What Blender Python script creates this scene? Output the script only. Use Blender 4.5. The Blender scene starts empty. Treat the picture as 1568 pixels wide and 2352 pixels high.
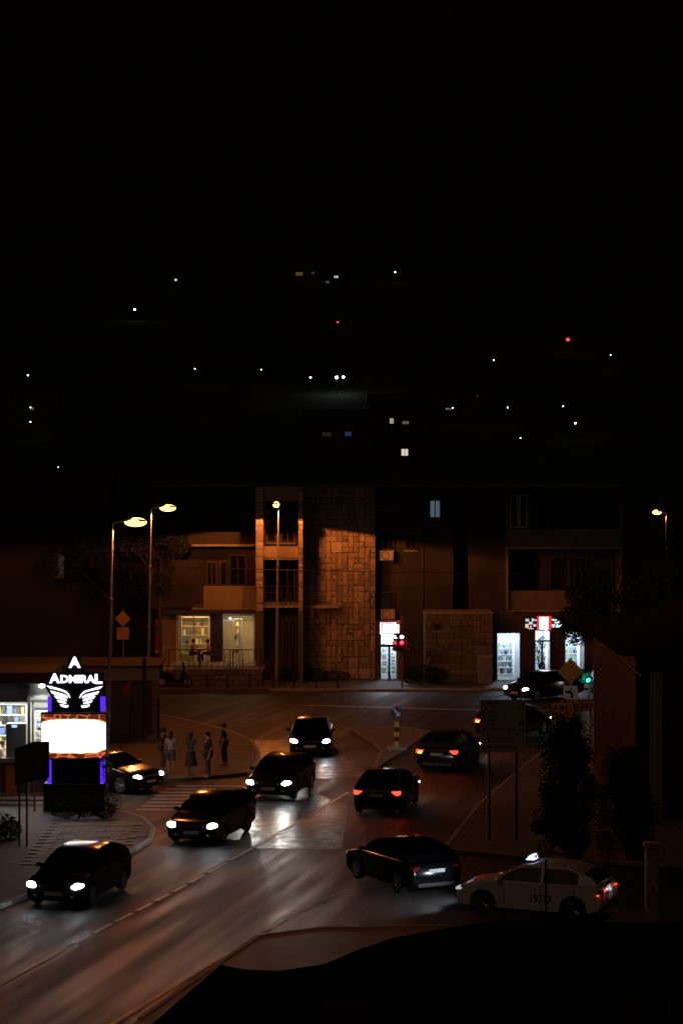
import bpy, bmesh, math, random
from math import radians, sin, cos, pi, atan2, sqrt
from mathutils import Vector, Matrix, Euler
random.seed(7)
C = bpy.context.scene.collection
SC = bpy.context.scene
# ---------------------------------------------------------------- camera, sky, sun, exposure
EYE = 12.8                      # balcony height of the photographer above the road (m)
FOC = 5273.0                    # focal length in units of a 1568 x 2352 picture (50 mm lens, 22.3 mm sensor)
CX, HY = 784.0, 1052.0          # principal column, horizon row
cam = bpy.data.cameras.new('camera'); cam_o = bpy.data.objects.new('camera', cam); C.objects.link(cam_o)
cam.sensor_fit = 'VERTICAL'; cam.sensor_height = 22.3; cam.sensor_width = 22.3 * 2 / 3; cam.lens = 50.0
cam.shift_y = -(1176.0 - HY) / 2352.0
cam.clip_start = 0.5; cam.clip_end = 6000
cam_o.location = (0, 0, EYE); cam_o.rotation_euler = (radians(90), 0, 0)
SC.camera = cam_o
wd = bpy.data.worlds.new('World'); SC.world = wd; wd.use_nodes = True
wn = wd.node_tree; bg = wn.nodes['Background']
sky = wn.nodes.new('ShaderNodeTexSky'); sky.sky_type = 'NISHITA'; sky.sun_disc = False
sky.sun_elevation = radians(1.0); sky.sun_rotation = radians(200)
wn.links.new(sky.outputs[0], bg.inputs[0]); bg.inputs[1].default_value = 0.0008
sun = bpy.data.lights.new('night_sun', 'SUN'); sun.energy = 0.05; sun.angle = radians(40); sun.color = (1, 0.62, 0.40)
sun_o = bpy.data.objects.new('night_sun', sun); C.objects.link(sun_o); sun_o.rotation_euler = (radians(50), 0, radians(-25)); sun_o.location = (0, 0, 60)
SC.view_settings.view_transform = 'Standard'; SC.view_settings.look = 'None'
SC.view_settings.exposure = 0.0; SC.view_settings.gamma = 1.0; SC.view_settings.use_curve_mapping = False
SC.render.engine = 'CYCLES'
SC.cycles.use_denoising = True
SC.cycles.max_bounces = 6; SC.cycles.diffuse_bounces = 3; SC.cycles.glossy_bounces = 3; SC.cycles.transparent_max_bounces = 8
SC.cycles.sample_clamp_indirect = 3.0; SC.cycles.sample_clamp_direct = 0.0
SC.cycles.caustics_reflective = False; SC.cycles.caustics_refractive = False
SC.cycles.use_light_tree = True

# lamp colours (linear)
SODIUM = (1.0, 0.24, 0.045)
COOL = (0.80, 0.92, 1.0)
WARMW = (1.0, 0.86, 0.66)
HEADC = (0.93, 0.97, 1.0)

def at(x, y, Y):
    """point at distance Y seen at photo column x, row y"""
    s = FOC / Y
    return Vector(((x - CX) / s, Y, EYE - (y - HY) / s))
def gr(x, y, z=0.0):
    """point on the level z seen at photo column x, row y"""
    Y = FOC * (EYE - z) / (y - HY)
    return Vector(((x - CX) * Y / FOC, Y, z))
# ---------------------------------------------------------------- materials
MATS = {}
def mat(name, col=(.5, .5, .5), rough=.6, metal=0.0, noise=None, bump=None, emit=None, estr=0.0, orand=0.0, coat=0.0, rough_noise=None, spec=None, stretch=None):
    if name in MATS: return MATS[name]
    m = bpy.data.materials.new(name); m.use_nodes = True
    nt = m.node_tree; b = nt.nodes['Principled BSDF']
    b.inputs['Roughness'].default_value = rough; b.inputs['Metallic'].default_value = metal
    if spec is not None: b.inputs['Specular IOR Level'].default_value = spec
    if coat: b.inputs['Coat Weight'].default_value = coat; b.inputs['Coat Roughness'].default_value = .06
    rgb = nt.nodes.new('ShaderNodeRGB'); rgb.outputs[0].default_value = (*col, 1)
    out = rgb.outputs[0]
    tc = nt.nodes.new('ShaderNodeTexCoord'); vec = tc.outputs['Object']
    if stretch:                                   # grain drawn out along a direction in the ground plane
        mp = nt.nodes.new('ShaderNodeMapping'); mp.vector_type = 'TEXTURE'; mp.inputs['Rotation'].default_value = (0, 0, -stretch[0]); mp.inputs['Scale'].default_value = (1, 1/stretch[1], 1)
        nt.links.new(vec, mp.inputs[0]); vec = mp.outputs[0]
    if noise:
        n = nt.nodes.new('ShaderNodeTexNoise'); n.inputs['Scale'].default_value = noise[0]; n.inputs['Detail'].default_value = 6
        nt.links.new(vec, n.inputs['Vector'])
        r = nt.nodes.new('ShaderNodeMapRange'); r.inputs[1].default_value = .3; r.inputs[2].default_value = .7
        r.inputs[3].default_value = 1 - noise[1]; r.inputs[4].default_value = 1 + noise[1]
        nt.links.new(n.outputs[0], r.inputs[0])
        mx = nt.nodes.new('ShaderNodeVectorMath'); mx.operation = 'SCALE'
        nt.links.new(out, mx.inputs[0]); nt.links.new(r.outputs[0], mx.inputs['Scale']); out = mx.outputs[0]
    if orand:
        oi = nt.nodes.new('ShaderNodeObjectInfo')
        r = nt.nodes.new('ShaderNodeMapRange'); r.inputs[3].default_value = 1 - orand; r.inputs[4].default_value = 1 + orand
        nt.links.new(oi.outputs['Random'], r.inputs[0])
        mx = nt.nodes.new('ShaderNodeVectorMath'); mx.operation = 'SCALE'
        nt.links.new(out, mx.inputs[0]); nt.links.new(r.outputs[0], mx.inputs['Scale']); out = mx.outputs[0]
    nt.links.new(out, b.inputs['Base Color'])
    if rough_noise:
        n = nt.nodes.new('ShaderNodeTexNoise'); n.inputs['Scale'].default_value = rough_noise[0]; n.inputs['Detail'].default_value = 4
        nt.links.new(vec, n.inputs['Vector'])
        r = nt.nodes.new('ShaderNodeMapRange'); r.inputs[1].default_value = .35; r.inputs[2].default_value = .65
        r.inputs[3].default_value = rough_noise[1]; r.inputs[4].default_value = rough_noise[2]
        nt.links.new(n.outputs[0], r.inputs[0]); nt.links.new(r.outputs[0], b.inputs['Roughness'])
    if bump:
        n = nt.nodes.new('ShaderNodeTexNoise'); n.inputs['Scale'].default_value = bump[0]; n.inputs['Detail'].default_value = 5
        nt.links.new(tc.outputs['Object'], n.inputs['Vector'])
        bp = nt.nodes.new('ShaderNodeBump'); bp.inputs['Strength'].default_value = bump[1]; bp.inputs['Distance'].default_value = bump[2] if len(bump) > 2 else .02
        nt.links.new(n.outputs[0], bp.inputs['Height']); nt.links.new(bp.outputs[0], b.inputs['Normal'])
    if emit:
        b.inputs['Emission Color'].default_value = (*emit, 1); b.inputs['Emission Strength'].default_value = estr
    MATS[name] = m
    return m
def glow(name, col, s):
    return mat(name, (.02, .02, .02), .5, emit=col, estr=s)
def glass(name='window_glass', tint=(.9, .95, 1), refl=.12):
    if name in MATS: return MATS[name]
    m = bpy.data.materials.new(name); m.use_nodes = True; nt = m.node_tree
    for n in list(nt.nodes):
        if n.type != 'OUTPUT_MATERIAL': nt.nodes.remove(n)
    o = [n for n in nt.nodes if n.type == 'OUTPUT_MATERIAL'][0]
    t = nt.nodes.new('ShaderNodeBsdfTransparent'); t.inputs[0].default_value = (*tint, 1)
    g = nt.nodes.new('ShaderNodeBsdfGlossy'); g.inputs['Roughness'].default_value = .03
    fr = nt.nodes.new('ShaderNodeFresnel'); fr.inputs[0].default_value = 1.45
    mx = nt.nodes.new('ShaderNodeMixShader')
    nt.links.new(fr.outputs[0], mx.inputs[0]); nt.links.new(t.outputs[0], mx.inputs[1]); nt.links.new(g.outputs[0], mx.inputs[2])
    nt.links.new(mx.outputs[0], o.inputs[0]); MATS[name] = m
    return m
# ---------------------------------------------------------------- mesh building
class MB:
    def __init__(self): self.v = []; self.f = []
    def box(self, x0, x1, y0, y1, z0, z1):
        n = len(self.v)
        self.v += [(x0,y0,z0),(x1,y0,z0),(x1,y1,z0),(x0,y1,z0),(x0,y0,z1),(x1,y0,z1),(x1,y1,z1),(x0,y1,z1)]
        self.f += [(n,n+3,n+2,n+1),(n+4,n+5,n+6,n+7),(n,n+1,n+5,n+4),(n+1,n+2,n+6,n+5),(n+2,n+3,n+7,n+6),(n+3,n,n+4,n+7)]
        return self
    def poly(self, pts):
        n = len(self.v); self.v += [tuple(p) for p in pts]; self.f.append(tuple(range(n, n+len(pts)))); return self
    def prism(self, pts, d):
        """extrude a planar outline (3-D points) by the vector d"""
        n = len(self.v); k = len(pts); d = Vector(d)
        self.v += [tuple(p) for p in pts] + [tuple(Vector(p)+d) for p in pts]
        self.f.append(tuple(range(n+k-1, n-1, -1))); self.f.append(tuple(range(n+k, n+2*k)))
        for i in range(k):
            j = (i+1) % k; self.f.append((n+i, n+j, n+k+j, n+k+i))
        return self
    def tube(self, p0, p1, r0, r1=None, n=8, cap=True):
        r1 = r0 if r1 is None else r1
        p0, p1 = Vector(p0), Vector(p1); d = (p1-p0)
        if d.length < 1e-6: return self
        d.normalize(); a = d.orthogonal().normalized(); b = d.cross(a); k = len(self.v)
        for p, r in ((p0, r0), (p1, r1)):
            for i in range(n):
                t = 2*pi*i/n; self.v.append(tuple(p + a*cos(t)*r + b*sin(t)*r))
        for i in range(n):
            j = (i+1) % n; self.f.append((k+i, k+j, k+n+j, k+n+i))
        if cap: self.f.append(tuple(range(k+n-1, k-1, -1))); self.f.append(tuple(range(k+n, k+2*n)))
        return self
    def path(self, pts, r, n=6):
        for a, b in zip(pts[:-1], pts[1:]): self.tube(a, b, r, n=n)
        return self
    def lathe(self, prof, o=(0,0,0), axis='z', n=16):
        """prof: (radius, height) pairs"""
        k = len(self.v); o = Vector(o); m = len(prof)
        for i in range(n):
            t = 2*pi*i/n
            for r, h in prof:
                p = {'z': (r*cos(t), r*sin(t), h), 'y': (r*cos(t), h, r*sin(t)), 'x': (h, r*cos(t), r*sin(t))}[axis]
                self.v.append(tuple(o + Vector(p)))
        for i in range(n):
            j = (i+1) % n
            for q in range(m-1): self.f.append((k+i*m+q, k+j*m+q, k+j*m+q+1, k+i*m+q+1))
        return self
    def ball(self, c, rx, ry, rz, n=12, m=8):
        return self.lathe_scaled([(sin(pi*i/m), -cos(pi*i/m)) for i in range(m+1)], c, (rx, ry, rz), n)
    def lathe_scaled(self, prof, c, sc, n):
        k = len(self.v); self.lathe(prof, (0,0,0), 'z', n)
        for i in range(k, len(self.v)):
            p = self.v[i]; self.v[i] = (c[0]+p[0]*sc[0], c[1]+p[1]*sc[1], c[2]+p[2]*sc[2])
        return self
    def mesh(self, name, smooth=None):
        me = bpy.data.meshes.new(name); me.from_pydata(self.v, [], self.f)
        bm = bmesh.new(); bm.from_mesh(me)
        bmesh.ops.remove_doubles(bm, verts=bm.verts, dist=1e-5)
        bmesh.ops.recalc_face_normals(bm, faces=bm.faces)
        if smooth is not None:
            for f in bm.faces: f.smooth = True
            for e in bm.edges:
                if len(e.link_faces) == 2 and e.calc_face_angle(0) > radians(smooth): e.smooth = False
        bm.to_mesh(me); bm.free(); return me
    def build(self, name, m, parent=None, loc=None, rot=None, smooth=None, bevel=0):
        o = bpy.data.objects.new(name, self.mesh(name, smooth)); C.objects.link(o)
        if m: o.data.materials.append(m)
        if parent: o.parent = parent
        if loc is not None: o.location = loc
        if rot is not None: o.rotation_euler = rot
        if bevel:
            bv = o.modifiers.new('bevel', 'BEVEL'); bv.width = bevel; bv.segments = 2; bv.limit_method = 'ANGLE'
        return o
def tag(o, label=None, cat=None, group=None, kind=None):
    if label: o['label'] = label
    if cat: o['category'] = cat
    if group: o['group'] = group
    if kind: o['kind'] = kind
    return o
def thing(name, label, cat, loc=(0,0,0), rz=0.0, group=None):
    o = bpy.data.objects.new(name, None); C.objects.link(o); o.location = loc; o.rotation_euler = (0, 0, rz)
    o.empty_display_size = .2
    return tag(o, label, cat, group)
def struct(name, mb, m, smooth=None):
    return tag(mb.build(name, m, smooth=smooth), kind='structure')
def copy_tree(o, parent=None):
    c = o.copy(); C.objects.link(c)
    if parent: c.parent = parent
    for ch in list(o.children): copy_tree(ch, c)
    return c
def lamp(name, kind, loc, energy, col, parent=None, rot=None, size=.1, spot=None, blend=.2, sx=None, sy=None):
    l = bpy.data.lights.new(name, kind); l.energy = energy; l.color = col
    if kind == 'AREA':
        l.shape = 'RECTANGLE'; l.size = sx; l.size_y = sy
    else: l.shadow_soft_size = size
    if kind == 'SPOT': l.spot_size = radians(spot); l.spot_blend = blend
    o = bpy.data.objects.new(name, l); C.objects.link(o); o.location = loc
    if rot is not None: o.rotation_euler = rot
    if parent: o.parent = parent
    return o
def shape_light(o, kind):
    """photometric distribution of the luminaire: 'street' throws more light sideways, 'dipped' is cut off above the horizontal"""
    l = o.data; l.use_nodes = True; nt = l.node_tree; em = nt.nodes['Emission']
    tc = nt.nodes.new('ShaderNodeTexCoord'); sp = nt.nodes.new('ShaderNodeSeparateXYZ'); nt.links.new(tc.outputs['Normal'], sp.inputs[0])
    def mth(op, a, b):
        n = nt.nodes.new('ShaderNodeMath'); n.operation = op
        for i, v in enumerate((a, b)):
            if isinstance(v, (int, float)): n.inputs[i].default_value = v
            else: nt.links.new(v, n.inputs[i])
        return n.outputs[0]
    if kind == 'street':
        f = mth('POWER', mth('MAXIMUM', mth('MULTIPLY', sp.outputs[2], -1.0), .06), -1.4)
    else:
        y = sp.outputs[1]
        mr = nt.nodes.new('ShaderNodeMapRange'); mr.interpolation_type = 'SMOOTHSTEP'; nt.links.new(y, mr.inputs[0])
        mr.inputs[1].default_value = -.018; mr.inputs[2].default_value = .012; mr.inputs[3].default_value = 1.0; mr.inputs[4].default_value = .02
        g = mth('MINIMUM', mth('POWER', mth('MULTIPLY', mth('ADD', mth('ABSOLUTE', y, 0.0), .015), 20.0), -1.5), 1.6)
        f = mth('MULTIPLY', mr.outputs[0], g)
    nt.links.new(f, em.inputs['Strength'])
    return o
def aim(d):
    return Vector(d).to_track_quat('-Z', 'Y').to_euler()
def text_mesh(s, size, ext=.01, off=0.0, align='CENTER'):
    cu = bpy.data.curves.new('lettering', 'FONT'); cu.body = s; cu.size = size; cu.extrude = ext; cu.offset = off
    cu.align_x = align; cu.align_y = 'CENTER'; cu.resolution_u = 3
    o = bpy.data.objects.new('lettering', cu); C.objects.link(o)
    bpy.context.view_layer.update()
    me = bpy.data.meshes.new_from_object(o.evaluated_get(bpy.context.evaluated_depsgraph_get()))
    bpy.data.objects.remove(o); bpy.data.curves.remove(cu)
    return me
def text(s, size, m, parent, loc, rot=(pi/2, 0, 0), ext=.01, off=0.0, name='lettering', width=None, align='CENTER', height=None):
    me = text_mesh(s, size, ext, off, align); o = bpy.data.objects.new(name, me); C.objects.link(o)
    me.materials.clear(); me.materials.append(m); o.parent = parent; o.location = loc; o.rotation_euler = rot
    xs = [v.co.x for v in me.vertices]; ys = [v.co.y for v in me.vertices]
    if width and xs:
        k = width/(max(xs)-min(xs)); h = (height/(max(ys)-min(ys))) if height else k
        for v in me.vertices: v.co.x *= k; v.co.y *= h
    return o
# common materials
M_STEEL = mat('galvanised_steel', (.32, .31, .30), .45, .6, noise=(6, .15))
M_DARKST = mat('dark_painted_steel', (.03, .03, .03), .5, .2)
M_BLACK = mat('black_plastic', (.012, .012, .013), .5)
M_CONC = mat('concrete', (.30, .28, .25), .85, noise=(3, .25), bump=(30, .3))
M_PLAST = mat('ochre_render', (.36, .29, .21), .9, noise=(1.2, .22), bump=(40, .15))
M_GLASS = glass()
# ================================================================ THE SETTING
M_ASPH = mat('asphalt', (.042, .039, .036), .5, noise=(2.6, .38), bump=(38, .8, .02), rough_noise=(1.7, .50, .74), spec=.35, stretch=(.235, .06))
M_ASPH2 = mat('asphalt_patch', (.050, .047, .044), .5, noise=(1.5, .3), bump=(60, .3, .01), rough_noise=(2.2, .34, .60))
M_EARTH = mat('earth', (.045, .04, .03), .95, noise=(.02, .4))
M_PAVE = mat('paving', (.085, .077, .068), .75, noise=(1.5, .25), bump=(25, .3))
M_KERB = mat('kerb_stone', (.30, .28, .25), .8, noise=(4, .2))
M_PAINT = mat('road_paint', (.62, .60, .56), .6, noise=(9, .35))
ground = struct('ground', MB().poly([(-2500, -200, -.02), (2500, -200, -.02), (2500, 5000, -.02), (-2500, 5000, -.02)]), M_EARTH)
road = struct('road', MB().poly([(-70, 25, 0), (70, 25, 0), (70, 132, 0), (-70, 132, 0)]), M_ASPH)
# dark seam-edged repair patches in the asphalt
def flat(name, pts, m, z, parent=None):
    o = MB().poly([(p[0], p[1], z) for p in pts]).build(name, m, parent)
    return o
flat('asphalt_patch', [gr(505, 1948), gr(785, 1952), gr(800, 1850), gr(640, 1792), gr(560, 1800)], M_ASPH2, .004, road)
flat('asphalt_patch', [gr(640, 1790), gr(860, 1786), gr(730, 1700), gr(560, 1700)], M_ASPH2, .004, road)
M_SEAM = mat('bitumen_seam', (.012, .012, .012), .6)
def strip(name, a, b, w, m, z, parent=None):
    a, b = Vector((a[0], a[1], 0)), Vector((b[0], b[1], 0)); d = (b-a).normalized(); n = Vector((-d.y, d.x, 0))*w/2
    return flat(name, [a-n, b-n, b+n, a+n], m, z, parent)
strip('seam', gr(500, 1948), gr(800, 1952), .10, M_SEAM, .009, road)
strip('seam', gr(640, 1790), gr(875, 1786), .10, M_SEAM, .009, road)
strip('seam', gr(560, 1806), gr(505, 1946), .06, M_SEAM, .009, road)
mh = MB().lathe([(0, .010), (.30, .010), (.33, .006)], (0, 0, 0), 'z', 20).build('manhole_cover', mat('cast_iron', (.05, .05, .05), .5, .7, bump=(60, .5)), road, loc=gr(640, 1912))
# ---- painted lines: each dash a piece of the road
for a, b in [((-30, 2278), (40, 2240)), ((40, 2240), (158, 2176)), ((170, 2170), (210, 2148)), ((216, 2144), (258, 2122)), ((264, 2118), (306, 2098)), ((315, 2093), (350, 2075)), ((358, 2070), (391, 2053)),
             ((398, 2049), (428, 2033)), ((437, 2028), (470, 2010)), ((478, 2005), (520, 1982)), ((528, 1977), (580, 1948)), ((588, 1943), (640, 1914)), ((648, 1909), (700, 1880)), ((706, 1876), (750, 1850)), ((756, 1846), (800, 1820))]:
    strip('lane_dash', gr(*a), gr(*b), .15, M_PAINT, .013, road)
e0 = [(150, 2420), (280, 2340), (360, 2290), (430, 2246), (500, 2204), (560, 2176), (620, 2160), (700, 2148)]
for a, b in zip(e0[:-1], e0[1:]): strip('edge_line', gr(*a), gr(*b), .14, M_PAINT, .013, road)
strip('edge_line', gr(705, 1620), gr(1110, 1632), .30, M_PAINT, .013, road)
pts = [gr(1206, 1646), gr(1250, 1632), gr(1300, 1624), gr(1370, 1619)]
for a, b in zip(pts[:-1], pts[1:]): strip('edge_line', a, b, .14, M_PAINT, .013, road)
pts = [gr(560, 2165), gr(640, 2118), gr(730, 2072), gr(800, 2042)]
for a, b in zip(pts[:-1], pts[1:]): strip('edge_line', a, b, .10, mat('worn_road_paint', (.20, .19, .18), .7, noise=(6, .4)), .013, road)
for i, (xl, y) in enumerate([(404, 1806), (384, 1813), (364, 1820.5), (356, 1828), (348, 1835.5), (338, 1843.5), (326, 1851.5), (314, 1860)]):
    a = gr(xl, y); strip('zebra_stripe', a, a + Vector((2.9, -.05, 0)), .40, mat('worn_zebra_paint', (.30, .29, .27), .7, noise=(5, .5)), .013, road)
# ---- pavements with kerbs
def pavement(name, pts, h, m, kerb_idx):
    mb = MB().prism([(p[0], p[1], -.01) for p in pts], (0, 0, h + .01))
    o = struct(name, mb, m)
    for i in kerb_idx:                                   # kerb stones laid one by one along the road side
        a, b = Vector((pts[i][0], pts[i][1], 0)), Vector((pts[(i+1) % len(pts)][0], pts[(i+1) % len(pts)][1], 0))
        L = (b-a).length; n = max(1, round(L/1.0)); d = (b-a)/n; rz = atan2(d.y, d.x)
        for k in range(n):
            q = KERB.copy(); C.objects.link(q); q.parent = o; q.location = a + d*(k+.5); q.rotation_euler = (0, 0, rz)
            q.scale = (d.length*.985, 1, (h+.012)/.13)
    return o
bm = bmesh.new(); bmesh.ops.create_cube(bm, size=1)
for v in bm.verts: v.co = Vector((v.co.x, v.co.y*.16, v.co.z*.13+.065))
bmesh.ops.bevel(bm, geom=bm.edges[:], offset=.012, segments=1, affect='EDGES')
KME = bpy.data.meshes.new('kerb_stone'); bm.to_mesh(KME); bm.free(); KME.materials.append(M_KERB)
KERB = bpy.data.objects.new('kerb_stone', KME)
g2 = lambda *a: [gr(*p) for p in a]
corner = g2((568, 1781), (589, 1758), (594, 1733), (576, 1705), (535, 1687), (470, 1668), (400, 1652), (330, 1640), (240, 1632), (130, 1640), (130, 1800), (300, 1796), (420, 1795))
pav_far_left = pavement('pavement_corner', corner, .12, M_PAVE, range(0, 8))
near = [gr(-260, 2212), gr(-11, 2092), gr(184, 2013), gr(300, 1962), gr(345, 1934), gr(352, 1908), gr(330, 1886), gr(290, 1872), gr(200, 1862), gr(-300, 1862), gr(-420, 2000)]
pav_near_left = pavement('pavement_near', near, .12, M_PAVE, range(0, 8))
far = [(-70, 126.4), (-4, 125.9), (4, 125.9), (12, 126.6), (70, 130), (70, 150), (-70, 150)]
pav_far = pavement('pavement_building', far, .13, M_PAVE, [1, 2])
right = [(3.3, 74.5), (5.0, 84), (7.6, 95), (9.6, 103), (12.5, 108.5), (17, 111), (60, 116), (60, 70), (12, 71.5), (6.5, 72.6)]
pav_right = pavement('pavement_right', right[::-1], .12, M_PAVE, range(0, 9))
low = [(-2.2, 61.0), (-.6, 62.0), (3.0, 62.3), (8.0, 61.2), (14, 61.2), (14, 30), (-10.5, 30), (-4.55, 52)]
pav_low = pavement('pavement_lower', low[::-1], .12, M_PAVE, [5, 6, 7])
# ---- brick pavers in the lit corner of the near pavement
bm = bmesh.new(); bmesh.ops.create_cube(bm, size=1); bmesh.ops.bevel(bm, geom=bm.edges[:], offset=.06, segments=1, affect='EDGES')
PME = bpy.data.meshes.new('paver'); bm.to_mesh(PME); bm.free(); PME.materials.append(mat('concrete_paver', (.13, .125, .095), .7, orand=.4, bump=(30, .3)))
PAVER = bpy.data.objects.new('paver', PME)
import mathutils.geometry as mg
poly2 = [Vector((p[0], p[1])) for p in near]
def inside(p, poly):
    c = False; j = len(poly)-1
    for i in range(len(poly)):
        if ((poly[i].y > p.y) != (poly[j].y > p.y)) and (p.x < (poly[j].x-poly[i].x)*(p.y-poly[i].y)/(poly[j].y-poly[i].y)+poly[i].x): c = not c
        j = i
    return c
npv = 0; row = 0; y = gr(0, 1994).y
while y < gr(0, 1894).y and npv < 290:
    x = gr(100, 1950).x + (.29 if row % 2 else 0)
    while x < -6.2 and npv < 290:
        p = Vector((x, y))
        ok = all(inside(p + Vector(d), poly2) for d in ((.42, 0), (-.3, 0), (.2, .2), (.2, -.45)))
        if ok and x < -6.7:
            q = PAVER.copy(); C.objects.link(q); q.parent = pav_near_left; npv += 1
            q.location = (x, y, .117 + random.uniform(-.004, .006)); q.scale = (.56, .31, .05); q.rotation_euler = (random.uniform(-.012, .012), random.uniform(-.012, .012), 0)
        x += .585
    y += .335; row += 1
# ---- traffic island
isl = g2((807, 1680), (870, 1675), (930, 1675), (985, 1683), (950, 1706), (900, 1740), (866, 1766), (846, 1786), (868, 1752), (876, 1729), (856, 1708))
island = pavement('traffic_island', isl, .10, mat('island_paving', (.20, .18, .16), .8, noise=(2, .2)), range(0, 11))
# ---- the dark hillside behind the town
hill = MB(); nx, ny = 60, 40
def hz(X, Y):
    return max(-.5, (Y-365)*.14) + max(0, Y-1150)**1.25*.06 + 3*sin(X*.011+Y*.013)*min(1, max(0, (Y-400)/150)) + (Y > 420)*.8*sin(X*.05)*cos(Y*.045)
for j in range(ny+1):
    for i in range(nx+1):
        Y = 360 + (j/ny)**1.6*2800; X = (i/nx-.5)*(500+Y*1.0); hill.v.append((X, Y, hz(X, Y)))
for j in range(ny):
    for i in range(nx):
        a = j*(nx+1)+i; hill.f.append((a, a+1, a+nx+2, a+nx+1))
struct('hillside', hill, mat('dark_scrub', (.03, .035, .02), .95, noise=(.05, .5)), smooth=180)
# ================================================================ THE STONE APARTMENT BUILDING ACROSS THE ROAD
M_STONE = mat('rough_stone', (.40, .33, .25), .85, orand=.28, noise=(4, .22), bump=(9, 1.0, .09))
M_STONE2 = mat('grey_stone', (.15, .135, .12), .9, orand=.25, noise=(3, .2), bump=(10, .6, .04))
M_MORTAR = mat('stone_joint', (.10, .085, .07), .95, bump=(20, .4))
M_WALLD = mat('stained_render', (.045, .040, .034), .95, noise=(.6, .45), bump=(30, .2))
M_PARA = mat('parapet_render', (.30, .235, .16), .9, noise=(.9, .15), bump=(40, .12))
M_FRAME = mat('brown_frame', (.05, .035, .03), .5)
M_WFRAME = mat('white_frame', (.55, .53, .50), .5)
M_DARKG = mat('dark_window_pane', (.012, .014, .016), .08)
M_INT = mat('shop_interior', (.78, .80, .82), .8, noise=(2, .06))
building = thing('apartment_building', 'long three storey apartment block with rough stone stair tower and ground floor shops', 'building', (0, 131.5, 0))
BO = Vector((0, 131.5, 0))
def vb(x0, x1, y0, y1, Y, d, mb=None):
    """box whose front face covers photo rectangle x0..x1, y0..y1 at distance Y and that is d deep"""
    a = at(x0, y1, Y); b = at(x1, y0, Y)
    mb = mb or MB()
    return mb.box(a.x, b.x, Y, Y+d, a.z, b.z)
def part(name, x0, x1, y0, y1, Y, d, m, parent=None, bevel=0):
    p = parent or building
    o = vb(x0, x1, y0, y1, Y, d).build(name, m, p, bevel=bevel)
    off = Vector((0, 0, 0)); q = p
    while q: off += q.location; q = q.parent
    o.location = -off
    return o
GB = 1582                                   # row a little under the foot of the walls
def window(x0, x1, y0, y1, Y, pane, frame=M_WFRAME, n=2, fw=2.0, sill=True, parent=None):
    """window opening drawn proud of the wall plane Y: frame, panes, sill"""
    w = part('window', x0-fw*.6, x1+fw*.6, y0-fw*.6, y1+fw*.6, Y-.03, .05, M_MORTAR, parent)
    mb = MB(); a = at(x0, y1, Y-.05); b = at(x1, y0, Y-.05); t = .06
    L = BO
    for (p, q, r, s) in ((a.x, b.x, a.z, a.z+t), (a.x, b.x, b.z-t, b.z), (a.x, a.x+t, a.z+t, b.z-t), (b.x-t, b.x, a.z+t, b.z-t)): mb.box(p, q, Y-.09, Y-.035, r, s)
    wid = (b.x-a.x)/n
    for k in range(1, n): mb.box(a.x+wid*k-t/2, a.x+wid*k+t/2, Y-.09, Y-.035, a.z+t, b.z-t)
    fr = mb.build('frame', frame, w); fr.location = (0, 0, 0)
    for k in range(n):
        MB().box(a.x+wid*k+t*.5, a.x+wid*(k+1)-t*.5, Y-.06, Y-.04, a.z+t*.5, b.z-t*.5).build('pane', pane, w)
    if sill: MB().box(a.x-.08, b.x+.08, Y-.16, Y-.032, a.z-.12, a.z-.05).build('sill', M_CONC, w)
    return w
# -- stone masonry: one object for each stone
def stone_meshes():
    out = []
    for k in range(5):
        bm = bmesh.new(); bmesh.ops.create_cube(bm, size=1)
        bmesh.ops.subdivide_edges(bm, edges=bm.edges[:], cuts=1, use_grid_fill=True)
        rnd = random.Random(k)
        for v in bm.verts:
            e = [abs(c) > .49 for c in v.co]
            if v.co.y < -.49: v.co.y += -.25*(1 if (abs(v.co.x) < .4 and abs(v.co.z) < .4) else 0) + rnd.uniform(-.22, .22)
            if abs(v.co.x) > .4 and v.co.y < -.3: v.co.x *= rnd.uniform(.90, .985)
            if abs(v.co.z) > .4 and v.co.y < -.3: v.co.z *= rnd.uniform(.90, .985)
        me = bpy.data.meshes.new('stone'); bm.to_mesh(me); bm.free(); out.append(me)
    return out
SM = stone_meshes()
for m_ in SM: m_.materials.append(M_STONE)
SM2 = stone_meshes()
for m_ in SM2: m_.materials.append(M_STONE2)
SPROTO = bpy.data.objects.new('stone', SM[0])
def masonry(X0, X1, Z0, Z1, Yf, unit, meshes, parent, dep=.10, rnd=random.Random(3), name='stone'):
    nxu = max(1, round((X1-X0)/unit)); nzu = max(1, round((Z1-Z0)/unit)); ux = (X1-X0)/nxu; uz = (Z1-Z0)/nzu
    used = [[False]*nxu for _ in range(nzu)]; n = 0
    for j in range(nzu):
        for i in range(nxu):
            if used[j][i]: continue
            opts = [(1, 1), (1, 1), (1, 2), (1, 2), (2, 1), (1, 1), (1, 2), (2, 2), (1, 3), (2, 1)] if name == 'stone' else [(1, 1), (1, 2), (2, 1), (2, 2), (2, 1), (2, 1)]; rnd.shuffle(opts)
            for w, h in opts + [(1, 1)]:
                if i+w <= nxu and j+h <= nzu and not any(used[j+b][i+a] for a in range(w) for b in range(h)): break
            for a in range(w):
                for b in range(h): used[j+b][i+a] = True
            o = SPROTO.copy(); o.name = name; o.data = rnd.choice(meshes); C.objects.link(o); o.parent = parent
            d = dep*rnd.uniform(.7, 1.9)
            o.location = Vector((X0+(i+w/2)*ux, Yf-d*.2, Z0+(j+h/2)*uz)) - BO
            o.scale = (w*ux-.03, d, h*uz-.03); o.rotation_euler = (rnd.uniform(-.05, .05), rnd.uniform(-.035, .035), rnd.uniform(-.06, .06)); n += 1
    return n
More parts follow.
